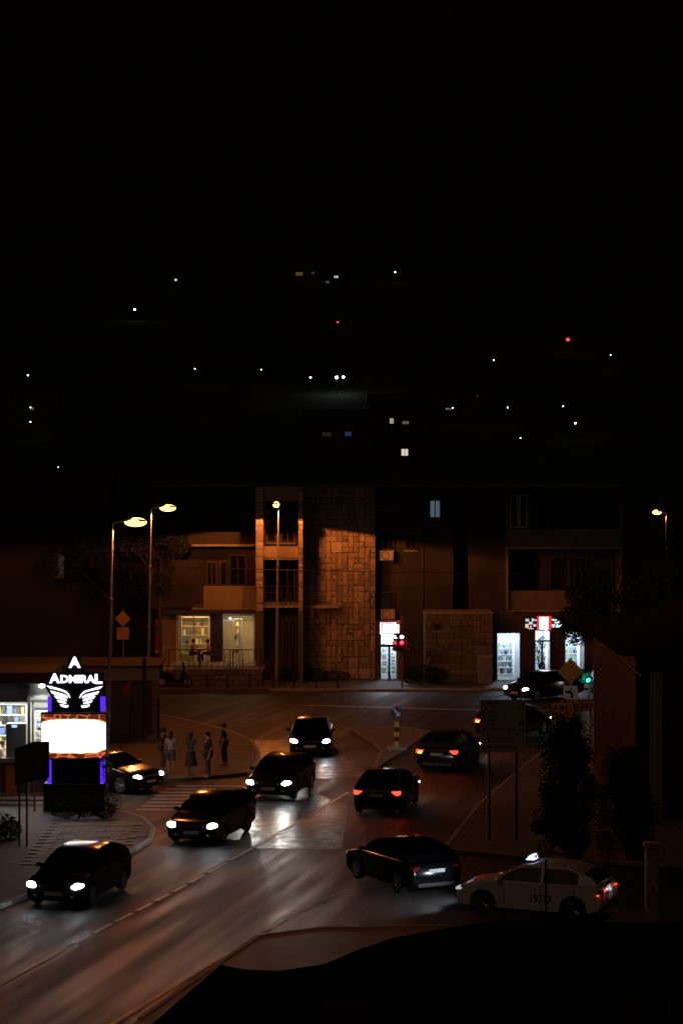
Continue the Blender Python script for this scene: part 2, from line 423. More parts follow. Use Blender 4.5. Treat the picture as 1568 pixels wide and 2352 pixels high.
# tower
T0, T1 = at(697, 1580, 131.5), at(862, 1118, 131.5)
part('wall', 697, 862, 1118, GB, 131.5, 6, M_MORTAR)
n1 = masonry(T0.x, T1.x, 0.15, T1.z, 131.5, .315, SM, building)
# fins left and right of the stair loggia
for (xa, xb) in ((587, 605), (685, 696)):
    part('wall', xa, xb, 1118, GB, 129.0, 4.7, M_MORTAR)
    a, b = at(xa, 1400, 129.0), at(xb, 1118, 129.0)
    masonry(a.x, b.x, a.z-.1, b.z, 129.0, (b.x-a.x)/ (1 if xa < 600 else 1), SM, building, dep=.07, name='quoin')
# stair loggia between the fins
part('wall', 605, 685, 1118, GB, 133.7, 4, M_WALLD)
part('balcony_parapet', 605.3, 684.6, 1255, 1281, 129.5, .18, M_PARA)
part('balcony_slab', 605.3, 684.6, 1281, 1286, 129.6, 4.0, M_CONC)
part('balcony_parapet', 605.3, 684.6, 1118, 1146, 129.5, .18, M_PARA)
part('balcony_slab', 605.3, 684.6, 1146, 1151, 129.6, 4.0, M_CONC)
part('balcony_slab', 605.3, 684.6, 1390, 1396, 129.6, 4.0, M_CONC)
rl = MB()
for zz in (1346, 1362, 1378):
    a = at(605.5, zz, 129.7); b = at(684.5, zz, 129.7); rl.tube(a, b, .025, n=6)
for k in range(7): a = at(612+k*11, 1346, 129.7); b = at(612+k*11, 1391, 129.7); rl.tube(a, b, .018, n=6)
o = rl.build('railing', M_DARKST, building); o.location = -BO
for (y0, y1) in ((1172, 1245), (1300, 1386)):
    window(612, 634, y0, y1, 133.66, M_DARKG, M_FRAME, 1)
    window(645, 676, y0, y1, 133.66, M_DARKG, M_FRAME, 2)
# entrance canopy
o = part('canopy', 603, 780, 1390, 1397, 130.55, .9, M_CONC)
window(612, 640, 1425, 1558, 131.4, mat('blue_grey_pane', (.03, .035, .045), .1), M_FRAME, 1, sill=False)
window(648, 680, 1425, 1558, 131.4, MATS['blue_grey_pane'], M_FRAME, 2, sill=False)
part('wall', 605.4, 684.7, 1397, GB, 131.45, 1.0, M_WALLD)
# left wing over the cafe
part('wall', 350, 587, 1118, 1399, 133.4, 6, M_WALLD)
part('balcony_parapet', 468, 586.6, 1346, 1396, 131.0, .18, M_PARA)
part('balcony_slab', 440, 586.6, 1396, 1401, 131.0, 2.6, M_CONC)
part('balcony_slab', 440, 586.6, 1250, 1255, 131.4, 2.2, M_CONC)
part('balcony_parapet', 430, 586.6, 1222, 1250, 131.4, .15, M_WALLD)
for k, (x0, x1) in enumerate(((475, 498), (505, 522), (527, 565))):
    window(x0, x1, 1290 if k < 2 else 1275, 1344, 133.38, M_DARKG, M_FRAME, 1 if k == 1 else 2, sill=False)
window(470, 500, 1165, 1215, 133.38, M_DARKG, M_FRAME, 2)
window(530, 560, 1165, 1215, 133.38, M_DARKG, M_FRAME, 2)
part('fascia', 372, 600, 1401, 1410, 130.6, 3, M_BLACK)
part('roof', 345, 1430, 1113, 1118, 129.6, 10, mat('roof_edge', (.09, .08, .07), .9))
# cafe front (opening 405..585)
part('wall', 370, 405, 1410, 1545, 132.0, .3, M_PARA)
part('wall', 372, 588, 1410, GB, 136.5, .2, mat('cafe_back_wall', (.45, .38, .27), .8, noise=(2, .15)))
part('wall', 585, 600, 1410, GB, 132.0, .3, M_WALLD)
part('cafe_ceiling', 372, 600, 1409.6, 1412, 132.1, 4.4, mat('cafe_plaster', (.6, .55, .45), .9))
part('partition', 483, 512, 1410, 1535, 132.05, .2, M_BLACK)
part('wall', 372, 374, 1412, 1545, 132.3, 4.2, M_PARA)
fr = MB()
for x in (406, 409.5, 445, 513, 550, 583):
    a, b = at(x-1, 1530, 132.02), at(x+1, 1411, 132.02); fr.box(a.x, b.x, 131.98, 132.06, a.z, b.z)
a, b = at(406, 1426, 132.02), at(482, 1424, 132.02); fr.box(a.x, b.x, 131.99, 132.05, a.z, b.z)
a, b = at(513, 1426, 132.02), at(584, 1424, 132.02); fr.box(a.x, b.x, 131.99, 132.05, a.z, b.z)
o = fr.build('cafe_window_frame', M_WFRAME, building); o.location = -BO
# recessed right part with windows
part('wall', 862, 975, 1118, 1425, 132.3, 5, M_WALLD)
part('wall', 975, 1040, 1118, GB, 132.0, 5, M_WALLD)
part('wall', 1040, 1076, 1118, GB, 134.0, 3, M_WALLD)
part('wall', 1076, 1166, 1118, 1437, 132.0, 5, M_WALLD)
window(877, 904, 1218, 1262, 132.28, M_DARKG, M_FRAME, 2)
window(877, 904, 1359, 1398, 132.28, M_DARKG, M_FRAME, 2)
window(877, 904, 1140, 1168, 132.28, M_DARKG, M_FRAME, 2)
window(930, 955, 1225, 1262, 132.28, M_DARKG, M_FRAME, 2)
window(985.5, 1011.5, 1148, 1190, 131.98, mat('lit_bluish_curtain', (.1, .12, .14), .6, emit=(.30, .42, .52), estr=.22, noise=None), M_BLACK, 2, fw=1)
o = MB().tube(at(971, 1120, 132.1), at(971, 1570, 132.1), .06, n=8).build('downpipe', M_DARKST, building); o.location = -BO
# shop with the red framed sign (opening 873..917)
part('wall', 862, 873, 1425, GB, 131.6, .3, M_MORTAR)
a, b = at(862, 1570, 131.6), at(873, 1428, 131.6); masonry(a.x, b.x, .15, b.z, 131.6, .18, SM2, building, dep=.06, name='jamb_stone')
part('wall', 919, 975, 1425, GB, 131.8, .3, M_WALLD)
part('shop_room', 869, 919, 1425, 1427, 132.1, 4, M_INT)      # ceiling
part('shop_room', 869, 919, 1427, GB, 135.5, .1, M_INT)       # back wall
part('shop_room', 868, 869.5, 1427, GB, 132.1, 3.4, M_INT)
part('shop_room', 909, 919, 1427, GB, 132.1, 3.4, M_INT)
part('shop_threshold', 871, 920, 1566, GB, 131.7, .5, M_BLACK)
fr = MB()
for (x0, x1, y0, y1) in ((873, 875, 1457, 1567), (915, 918, 1457, 1567), (873, 918, 1480, 1486), (891, 896, 1486, 1566), (873, 918, 1563, 1567)):
    a, b = at(x0, y1, 131.75), at(x1, y0, 131.75); fr.box(a.x, b.x, 131.72, 131.8, a.z, b.z)
o = fr.build('shop_door_frame', M_BLACK, building); o.location = -BO
for (x0, x1, y0, y1) in ((875, 915, 1457, 1480), (875, 891, 1486, 1563), (896, 915, 1486, 1563)):
    part('pane', x0, x1, y0, y1, 131.77, .01, M_GLASS)
# single storey stone annex
part('wall', 975, 1131, 1410, GB, 129.7, 2.2, M_MORTAR)
a, b = at(975, 1580, 129.7), at(1131, 1410, 129.7); masonry(a.x, b.x, .15, b.z, 129.7, .36, SM2, building, dep=.05, name='ashlar_block')
part('coping', 974, 1132, 1406, 1410, 129.6, 2.4, M_CONC)
window(993, 1010, 1432, 1447, 129.6, M_DARKG, M_FRAME, 1)
# right wing with loggias
part('wall', 1166, 1426, 1118, 1404, 132.9, 5, M_WALLD)
for (y0, y1) in ((1216, 1257), (1357, 1401)):
    part('balcony_parapet', 1167, 1424, y0, y1, 131.0, .18, mat('grey_parapet', (.16, .125, .09), .9, noise=(.9, .2)))
    part('balcony_slab', 1167, 1424, y1, y1+4, 131.0, 2.2, M_CONC)
for x in (1164, 1424): part('pier', x, x+3, 1118, 1404, 130.8, 2.4, MATS['grey_parapet'])
part('pier', 1250, 1253, 1118, 1216, 131.1, 1.8, M_WALLD)
window(1171, 1189, 1136, 1212, 131.2, M_DARKG, M_WFRAME, 1, sill=False)
window(1192, 1210, 1136, 1212, 131.2, M_DARKG, M_WFRAME, 1, sill=False)
window(1214, 1246, 1136, 1212, 131.2, M_DARKG, M_FRAME, 2, sill=False)
window(1262, 1290, 1150, 1214, 132.86, M_DARKG, M_FRAME, 2, sill=False)
window(1300, 1350, 1150, 1214, 132.86, M_DARKG, M_FRAME, 2, sill=False)
window(1176, 1230, 1280, 1355, 132.86, M_DARKG, M_FRAME, 2, sill=False)
window(1262, 1290, 1280, 1355, 132.86, M_DARKG, M_FRAME, 1, sill=False)
window(1305, 1345, 1280, 1355, 132.86, M_DARKG, M_FRAME, 3, sill=False)
# shop front of the right wing: wall pieces round three openings
OPN = [(1140, 1194, 1453, 1563), (1227, 1263, 1447, 1566), (1296, 1342, 1450, 1563)]
SF = mat('shopfront_panel', (.085, .055, .05), .6, noise=(2, .1))
YS = 131.1
part('shopfront_wall', 1131, 1426, 1405, 1446.5, YS, .3, SF)
for (x0, x1, y0) in ((1131, 1140, 1446.5), (1194, 1227, 1446.5), (1263, 1296, 1446.5), (1342, 1426, 1446.5)): part('shopfront_wall', x0, x1, y0, GB, YS, .3, SF)
part('shopfront_wall', 1140, 1194, 1446.5, 1453, YS, .3, SF); part('shopfront_wall', 1296, 1342, 1446.5, 1450, YS, .3, SF)
part('shopfront_wall', 1140, 1194, 1563, GB, YS, .3, SF); part('shopfront_wall', 1296, 1342, 1563, GB, YS, .3, SF)
for (x0, x1, y0, y1) in ((1134, 1426, 1440, 1442),): part('shop_room', x0, x1, y0, y1, 131.5, 4, M_INT)
part('shop_room', 1134, 1426, 1442, GB, 135.6, .1, M_INT)
for x0, x1 in ((1132, 1134), (1180, 1204), (1256, 1270), (1330, 1350)): part('shop_room', x0, x1, 1442, GB, 133.0 if x0 > 1135 else 131.5, 2.5, M_INT)
for k, (x0, x1, y0, y1) in enumerate(OPN):
    fr = MB(); t = 1.6
    bars = [(x0, x0+t, y0, y1), (x1-t, x1, y0, y1), (x0, x1, y0, y0+t), (x0, x1, y1-t, y1)]
    if k == 1: bars += [(x0, x1, 1470, 1474), ((x0+x1)/2-2.5, (x0+x1)/2+1, 1474, y1)]
    for (p, q, r, s) in bars:
        a, b = at(p, s, YS+.1), at(q, r, YS+.1); fr.box(a.x, b.x, YS+.06, YS+.16, a.z, b.z)
    o = fr.build('shop_window_frame', mat('grey_frame', (.2, .2, .21), .4, .5), building); o.location = -BO
    part('pane', x0+t, x1-t, y0+t, y1-t, YS+.1, .01, M_GLASS)
# interior light of each shop (ceiling luminaires), the lit cafe
lr = (0, 0, 0)
def ceiling_lamp(x0, x1, y, Y0, Y1, energy, col, label):
    a, b = at(x0, y, Y0), at(x1, y, Y0); c = ((a.x+b.x)/2, (Y0+Y1)/2, a.z)
    t = thing('ceiling_lamp', label, 'ceiling lamp', c)
    w, d = (b.x-a.x), (Y1-Y0)
    MB().box(-w/2, w/2, -d/2, d/2, -.03, .02).build('housing', M_WFRAME, t)
    MB().box(-w/2+.03, w/2-.03, -d/2+.03, d/2-.03, -.04, -.031).build('diffuser', glow('diffuser_%s' % ('c' if col == COOL else 'w'), col, 1.2), t)
    lamp('tube_light', 'AREA', (0, 0, -.06), energy, col, t, (0, 0, 0), sx=w*.9, sy=d*.9)
    return t
# ================================================================ SHOP CONTENTS
ceiling_lamp(872, 908, 1429, 132.6, 135, 210, COOL, 'lit ceiling panel inside the narrow shop beside the stone tower')
ceiling_lamp(1140, 1176, 1444, 131.8, 135, 150, COOL, 'lit ceiling panel behind the left window of the corner shop')
ceiling_lamp(1212, 1254, 1444, 131.8, 135, 150, COOL, 'lit ceiling panel behind the glass door of the corner shop')
ceiling_lamp(1282, 1328, 1444, 131.8, 135, 150, COOL, 'lit ceiling panel behind the right window of the corner shop')
ceiling_lamp(410, 480, 1414, 133.2, 135.6, 38, (1, .70, .34), 'warm ceiling panel over the shelves in the cafe left bay')
ceiling_lamp(520, 580, 1414, 133.2, 135.6, 70, (1, .72, .36), 'warm ceiling panel in the cafe right bay')
GOODS = [mat('goods_%d' % i, c, .5) for i, c in enumerate([(.6, .6, .62), (.05, .05, .06), (.35, .36, .4), (.5, .08, .05), (.1, .35, .12), (.12, .2, .45), (.7, .7, .68), (.3, .22, .12), (.02, .02, .02), (.62, .5, .15)])]
def shelf_unit(x0, x1, y0, y1, Y, rows, label, glabel, m, seed, dep=.35, dens=1.0):
    a, b = at(x0, y1, Y), at(x1, y0, Y)
    t = thing('shelf_unit', label, 'shelf', ((a.x+b.x)/2, Y, max(a.z, .14)))
    W, H = b.x-a.x, b.z-max(a.z, .14)
    MB().box(-W/2, -W/2+.03, 0, dep, 0, H).box(W/2-.03, W/2, 0, dep, 0, H).build('upright', m, t)
    for r in range(rows+1): MB().box(-W/2+.03, W/2-.03, 0, dep, H*r/rows-.015, H*r/rows+.015).build('shelf', m, t)
    rnd = random.Random(seed); mb = MB(); cols = {}
    for r in range(rows):
        x = -W/2+.06; z = H*r/rows+.016
        while x < W/2-.1:
            w = rnd.uniform(.05, .22); h = rnd.uniform(.3, .85)*H/rows
            if rnd.random() < dens and x+w < W/2-.04:
                c = rnd.randrange(len(GOODS)); q = cols.setdefault(c, MB())
                if rnd.random() < .5: q.box(x, x+w*.9, .03, .25, z, z+h)
                else: q.lathe([(0, 0), (w*.42, 0), (w*.42, h*.7), (w*.18, h*.85), (w*.18, h), (0, h)], (x+w/2, .14, z), 'z', 8)
            x += w+rnd.uniform(.01, .08)
    # every article is too small to pick apart: one heap of goods for the shelf
    me = MB(); slots = []; faces = []
    for i, (c, q) in enumerate(cols.items()):
        n = len(me.v); me.v += q.v
        for f in q.f: me.f.append(tuple(k+n for k in f)); slots.append(i)
    if me.f:
        mesh = bpy.data.meshes.new('shelf_goods'); mesh.from_pydata(me.v, [], me.f)
        for c in cols: mesh.materials.append(GOODS[c])
        for p, s in zip(mesh.polygons, slots): p.material_index = s
        o = bpy.data.objects.new('shelf_goods', mesh); C.objects.link(o); o.location = t.location
        tag(o, glabel, 'goods', kind='stuff')
    return t
MW = mat('white_shelf', (.75, .76, .78), .5); MWOOD = mat('wood_shelf', (.42, .30, .17), .6, noise=(5, .2))
shelf_unit(875, 890, 1470, 1566, 134.7, 5, 'white shelf rack inside the left door leaf of the narrow shop', 'small goods on the rack in the left door leaf of the narrow shop', MW, 1)
shelf_unit(896, 908, 1488, 1566, 134.7, 7, 'white shelf rack inside the right door leaf of the narrow shop', 'small goods on the rack in the right door leaf of the narrow shop', MW, 2)
shelf_unit(1141, 1179, 1474, 1562, 134.6, 5, 'white shelf rack filling the left window of the corner shop', 'kitchen ware on the rack in the left window of the corner shop', MW, 3, dens=.9)
shelf_unit(1232, 1254, 1490, 1564, 134.6, 4, 'white shelf rack behind the glass door of the corner shop', 'small goods on the rack behind the corner shop door', MW, 4)
shelf_unit(1297, 1329, 1470, 1562, 134.6, 5, 'white shelf rack filling the right window of the corner shop', 'kitchen ware on the rack in the right window of the corner shop', MW, 5, dens=.9)
shelf_unit(417, 481, 1418, 1500, 135.2, 4, 'light wooden book shelf on the cafe back wall in the left bay', 'books and bottles on the shelf in the cafe left bay', mat('pale_wood', (.6, .47, .30), .6), 6, dens=.55)
shelf_unit(536, 556, 1422, 1500, 135.0, 5, 'grey shelf with glasses on the cafe back wall in the right bay', 'glasses and bottles on the shelf in the cafe right bay', mat('grey_shelf', (.25, .25, .24), .6), 7, dens=.7)
# cafe terrace: raised floor, stone front, steps, railing
M_TERR = mat('terrace_stone', (.20, .15, .11), .9, noise=(1.5, .3), bump=(12, .6, .04))
TZ = 1.1
ter = thing('cafe_terrace', 'raised cafe terrace with rubble stone front and black railing', 'terrace', ((at(490, 1536, 127.5)).x, 127.5, 0))
TX0, TX1 = at(384, 1536, 127.5).x, at(603, 1536, 127.5).x; tx = ter.location.x
MB().box(TX0-tx, TX1-tx, 0, 4.5, .14, TZ-.08).build('base', M_MORTAR, ter)
MB().box(TX0-tx-.06, TX1-tx+.06, -.12, 4.48, TZ-.079, TZ).build('floor_slab', M_TERR, ter)
rr = random.Random(5); x = TX0
for rowi in range(3):
    x = TX0
    while x < TX1-.1:
        w = min(rr.uniform(.28, .6), TX1-x)
        o = SPROTO.copy(); o.data = rr.choice(SM2); C.objects.link(o); o.parent = ter; o.scale = (w-.03, .12, .27); o.location = (x+w/2-tx, -.01, .28+rowi*.30); x += w
rail = MB()
for k in range(16):
    X = TX0+.1+(TX1-TX0-.2)*k/15-tx; big = k % 5 == 0
    rail.tube((X, .05, TZ), (X, .05, TZ+1.05), .035 if big else .012, n=6)
rail.tube((TX0-tx, .05, TZ+1.05), (TX1-tx, .05, TZ+1.05), .03, n=6).tube((TX0-tx, .05, TZ+.12), (TX1-tx, .05, TZ+.12), .018, n=6)
rail.tube((TX0-tx, .05, TZ+1.0), (TX0-tx-1.3, .05, .3), .028, n=6)
rail.build('railing', M_DARKST, ter)
for k in range(4): MB().box(TX0-tx-1.4+k*.33, TX0-tx-.01, .3, 2.2, .13+k*.22, .13+(k+1)*.22).build('step', M_CONC, ter)
# tables and chairs on the terrace
def cafe_table(X, Y, label):
    t = thing('cafe_table', label, 'table', (X, Y, TZ))
    MB().box(-.38, .38, -.38, .38, .98, 1.02).build('table_top', MWOOD, t)
    MB().tube((0, 0, .02), (0, 0, .98), .035).build('leg', M_DARKST, t); MB().box(-.25, .25, -.25, .25, 0, .025).build('base', M_DARKST, t)
def stool(X, Y, label):
    t = thing('bar_stool', label, 'stool', (X, Y, TZ))
    MB().lathe([(0, .68), (.17, .68), (.18, .71), (.16, .74), (0, .74)], n=14).build('seat', MWOOD, t)
    for k in range(4):
        a = pi/4+k*pi/2; MB().tube((.1*cos(a), .1*sin(a), .68), (.2*cos(a), .2*sin(a), 0), .014, n=6).build('leg', M_DARKST, t)
    MB().box(-.15, .15, -.012, .012, .28, .31).build('footrest', M_DARKST, t)
xp = lambda v: at(v, 1500, 128.6).x
cafe_table(xp(460), 128.7, 'high square cafe table between the two seated guests'); cafe_table(xp(535), 128.8, 'high square cafe table in front of the bright right bay')
stool(xp(440), 128.6, 'bar stool under the left cafe guest'); stool(xp(482), 128.6, 'bar stool under the right cafe guest')
stool(xp(520), 128.7, 'empty bar stool left of the free cafe table'); stool(xp(553), 128.9, 'empty bar stool right of the free cafe table')
sl = thing('spot_lamp', 'tiny bright spot lamp under the cafe fascia beside the dark partition', 'lamp', at(529, 1418, 131.6))
MB().lathe([(.03, .05), (.06, .0), (.07, -.06)], n=12).build('shade', M_BLACK, sl); MB().ball((0, -.03, -.05), .055, .055, .055).build('bulb', glow('warm_bulb', WARMW, 25), sl)
lamp('bulb_light', 'POINT', (0, -.12, -.12), 8, WARMW, sl, size=.05)
# air conditioners
for (x, y, lb) in ((887, 1262, 'air conditioner under the upper window right of the stone tower'), (890, 1397, 'air conditioner over the sign of the narrow shop')):
    p = at(x, y, 132.0); t = thing('air_conditioner', lb, 'air conditioner', (p.x, 131.95, p.z-.62))
    MB().box(-.4, .4, -.15, .15, 0, .55).build('housing', mat('ac_white', (.5, .48, .45), .6), t, bevel=.02)
    MB().lathe([(.2, 0), (.23, -.02), (.2, -.03)], (-.08, -.16, .28), 'y', 18).build('fan_ring', M_DARKST, t)
    MB().box(-.36, -.30, -.1, .16, -.1, 0).box(.30, .36, -.1, .16, -.1, 0).build('bracket', M_DARKST, t)
# shop signs
s1 = thing('shop_sign', 'glowing white light box with red rim over the narrow shop door', 'sign', at(897, 1444, 131.5))
MB().box(-.52, .52, -.05, .10, -.30, .30).build('rim', mat('red_sign_rim', (.35, .02, .02), .4, emit=(.9, .05, .04), estr=.35), s1, bevel=.03)
MB().box(-.455, .455, -.065, -.051, -.24, .24).build('light_panel', glow('white_light_panel', (.95, 1, 1), 4.0), s1)
MB().tube((.40, -.075, -.22), (.33, -.075, -.12), .05, n=3).build('red_mark', mat('red_print', (.5, .02, .03), .5, emit=(.8, .05, .1), estr=.8), s1)
lamp('sign_light', 'AREA', (0, -.10, 0), 14, (.92, 1, 1), s1, aim((0, -1, 0)), sx=.9, sy=.45)
s2 = thing('shop_sign', 'black fascia sign with white logos and a glowing red and white centre', 'sign', at(1249, 1431, 130.9))
MB().box(-1.15, 1.15, -.02, .15, -.40, .40).build('board', M_BLACK, s2)
MB().box(-.42, .40, -.06, -.021, -.40, .40).build('red_panel', glow('red_panel', (1, .04, .03), 1.0), s2)
MB().box(-.27, .22, -.08, -.061, -.34, .34).build('light_panel', MATS['white_light_panel'], s2, bevel=.02)
LG = {'w': glow('logo_white', (.75, .95, .9), .9), 'p': glow('logo_pink', (1, .65, .62), .9), 'b': glow('logo_blue', (.6, .7, 1), .8), 'g': glow('logo_green', (.45, .75, .62), .5)}
def logo(pts, c, yy=-.03):
    MB().prism([(p[0], yy, p[1]) for p in pts], (0, .01, 0)).build('logo', LG[c], s2)
R = lambda x0, x1, z0, z1: [(x0, z0), (x1, z0), (x1, z1), (x0, z1)]
logo(R(-1.08, -.86, .08, .26), 'g'); logo(R(-1.05, -.89, .13, .19), 'w', -.045)
logo([(-.74, .1), (-.70, .28), (-.62, .28), (-.60, .22), (-.44, .22), (-.44, .12), (-.6, .12), (-.64, .06)], 'b')
logo([(-.88, -.08), (-.90, .03), (-.84, .06), (-.80, .10), (-.75, .04), (-.65, .06), (-.68, -.08)], 'p')
logo(R(-1.08, -.90, -.27, -.05), 'p'); logo([(-.81, -.26), (-.83, -.20), (-.77, -.13), (-.72, -.20), (-.74, -.26)], 'p'); logo(R(-.92, -.62, -.34, -.29), 'p'); logo(R(-.64, -.46, -.2, -.06), 'b')
logo([(.44, .12), (.42, .22), (.48, .27), (.54, .22), (.70, .22), (.72, .16), (.68, .12)], 'w'); logo([(.58, -.02), (.56, .06), (.76, .08), (.88, .13), (.84, -.01)], 'w')
logo([(.42, -.06), (.62, -.06), (.60, -.16), (.54, -.26), (.48, -.26), (.42, -.16)], 'w'); logo([(.60, -.2), (.68, -.12), (.68, -.04), (.78, -.04), (.78, -.12), (.92, -.1), (1.0, -.06), (.96, -.16), (.82, -.26), (.66, -.26)], 'w')
lamp('sign_light', 'AREA', (0, -.14, 0), 9, (1, .8, .78), s2, aim((0, -1, 0)), sx=.7, sy=.6)
# ================================================================ STREET LAMPS
M_POLE = mat('lamp_pole', (.30, .28, .25), .5, .3, noise=(3, .15))
M_SOD = glow('sodium_lens', (1.0, .42, .085), 7)
def street_lamp(base, H, arm, label, power, lean=0.0, spot=171, blend=.06, tilt=0.0):
    """pole with two stepped collars, an arm of vector arm (x, y) and a flat luminaire with a lit lens underneath"""
    t = thing('street_lamp', label, 'street lamp', base, 0, 'sodium street lamps along the road')
    z1, z2 = H*.435, H*.725
    for (za, zb, ra, rb, nm) in ((0, z1, .085, .08, 'pole'), (z1, z2, .068, .06, 'pole'), (z2, H, .05, .04, 'pole')):
        MB().tube((lean*za, 0, za), (lean*zb, 0, zb), ra, rb, 12).build(nm, M_POLE, t, smooth=40)
    for z, r in ((z1, .1), (z2, .08)): MB().lathe([(r*.6, z+.05), (r, z), (r, z-.05), (r*.8, z-.07)], (lean*z, 0, 0), 'z', 12).build('collar', M_POLE, t, smooth=40)
    MB().lathe([(.16, 0), (.16, .03), (.1, .04)], n=12).build('base_plate', M_POLE, t)
    d = Vector((arm[0], arm[1], 0)); L = d.length; d.normalize(); top = Vector((lean*H, 0, H))
    MB().tube(top + Vector((0, 0, -.05)), top + d*.35 + Vector((0, 0, .05)), .035, n=8).build('arm', M_POLE, t)
    prof = [(0, -.06, .02), (.12, -.10, .10), (.35, -.14, .14), (.62, -.15, .13), (.82, -.13, .06), (.88, -.08, .0)]
    mb = MB(); k = 8
    for (x, w, h) in prof:
        for i in range(k): a = pi*i/(k-1); mb.v.append((x*L/.9, cos(a)*w*-1, sin(a)*h))
    for i in range(len(prof)-1):
        for j in range(k-1): mb.f.append((i*k+j, i*k+j+1, (i+1)*k+j+1, (i+1)*k+j))
    q = mb.build('lamp_head', M_POLE, t, top + d*(.3) + Vector((0, 0, .04)), (0, 0, atan2(d.y, d.x)), smooth=60)
    # bowl of the lens bulges below the housing
    MB().ball((.5*L/.9, 0, -.03), .38*L/.9, .17, .17, 14, 8).build('lens', M_SOD, q, smooth=180)
    shape_light(lamp('sodium_light', 'SPOT', (.5*L/.9, 0, -.23), power, SODIUM, q, (0, -tilt, 0), size=.12, spot=spot, blend=blend), 'street')
    return t
PW = 560
street_lamp((-8.72, 85.0, .12), 10.3, (1.0, -.15), 'tall street lamp with glowing orange head beside the advertising pylon', PW*.6, .026)
street_lamp((-9.4, 111.4, .12), 10.25, (.95, -.2), 'street lamp behind the road sign backs, its orange head pointing right', PW*1.0, .017)
street_lamp((-3.6, 126.9, .13), 10.1, (-.12, -1.0), 'street lamp in front of the stone building, orange head towards the viewer', PW*1.0, .012, spot=157, blend=.05)
street_lamp((22.6, 160.0, 0), 9.0, (-.65, .6), 'far street lamp over the lit shrubs at the right edge', PW*.5, .0)
# ================================================================ ADVERTISING PYLON
YP = 82.5; PX = at(170, 1868, YP).x
pyl = thing('advertising_pylon', 'black advertising pylon with glowing white wings and a bright screen', 'pylon', (PX, YP, .12))
PO = Vector((PX, YP, .12))
def lp(x, y, dy=0.0):
    p = at(x, y, YP) - PO; return Vector((p.x, dy, p.z))
def pbox(name, x0, x1, y0, y1, d0, d1, m, parent=None, bevel=0):
    a, b = lp(x0, y1), lp(x1, y0); o = MB().box(a.x, b.x, d0, d1, a.z, b.z).build(name, m, parent or pyl, bevel=bevel); return o
M_PYL = mat('gloss_black_panel', (.012, .012, .016), .18, coat=.3)
a = lp(100, 1868); b = lp(240, 1800)
MB().box(a.x, b.x, 0, .7, 0, b.z).build('base', M_PYL, pyl, bevel=.02)
pbox('column', 118, 230, 1574, 1800, .12, .62, M_PYL)
pbox('screen_cabinet', 95, 246, 1636, 1744, -.10, .40, mat('matt_black', (.015, .014, .014), .6), bevel=.015)
M_LED = glow('violet_led_strip', (.10, .02, 1.0), 1.1)
for (x0, x1) in ((109, 118), (230, 239)):
    pbox('led_strip', x0, x1, 1603, 1635, .14, .5, M_LED); pbox('led_strip', x0, x1, 1746, 1800, .14, .5, M_LED)
lamp('led_light', 'AREA', lp(234, 1775, .05), 2, (.12, .03, 1), pyl, aim((0, -1, -.2)), sx=.15, sy=.8)
lamp('led_light', 'AREA', lp(114, 1775, .05), 2, (.12, .03, 1), pyl, aim((0, -1, -.2)), sx=.15, sy=.8)
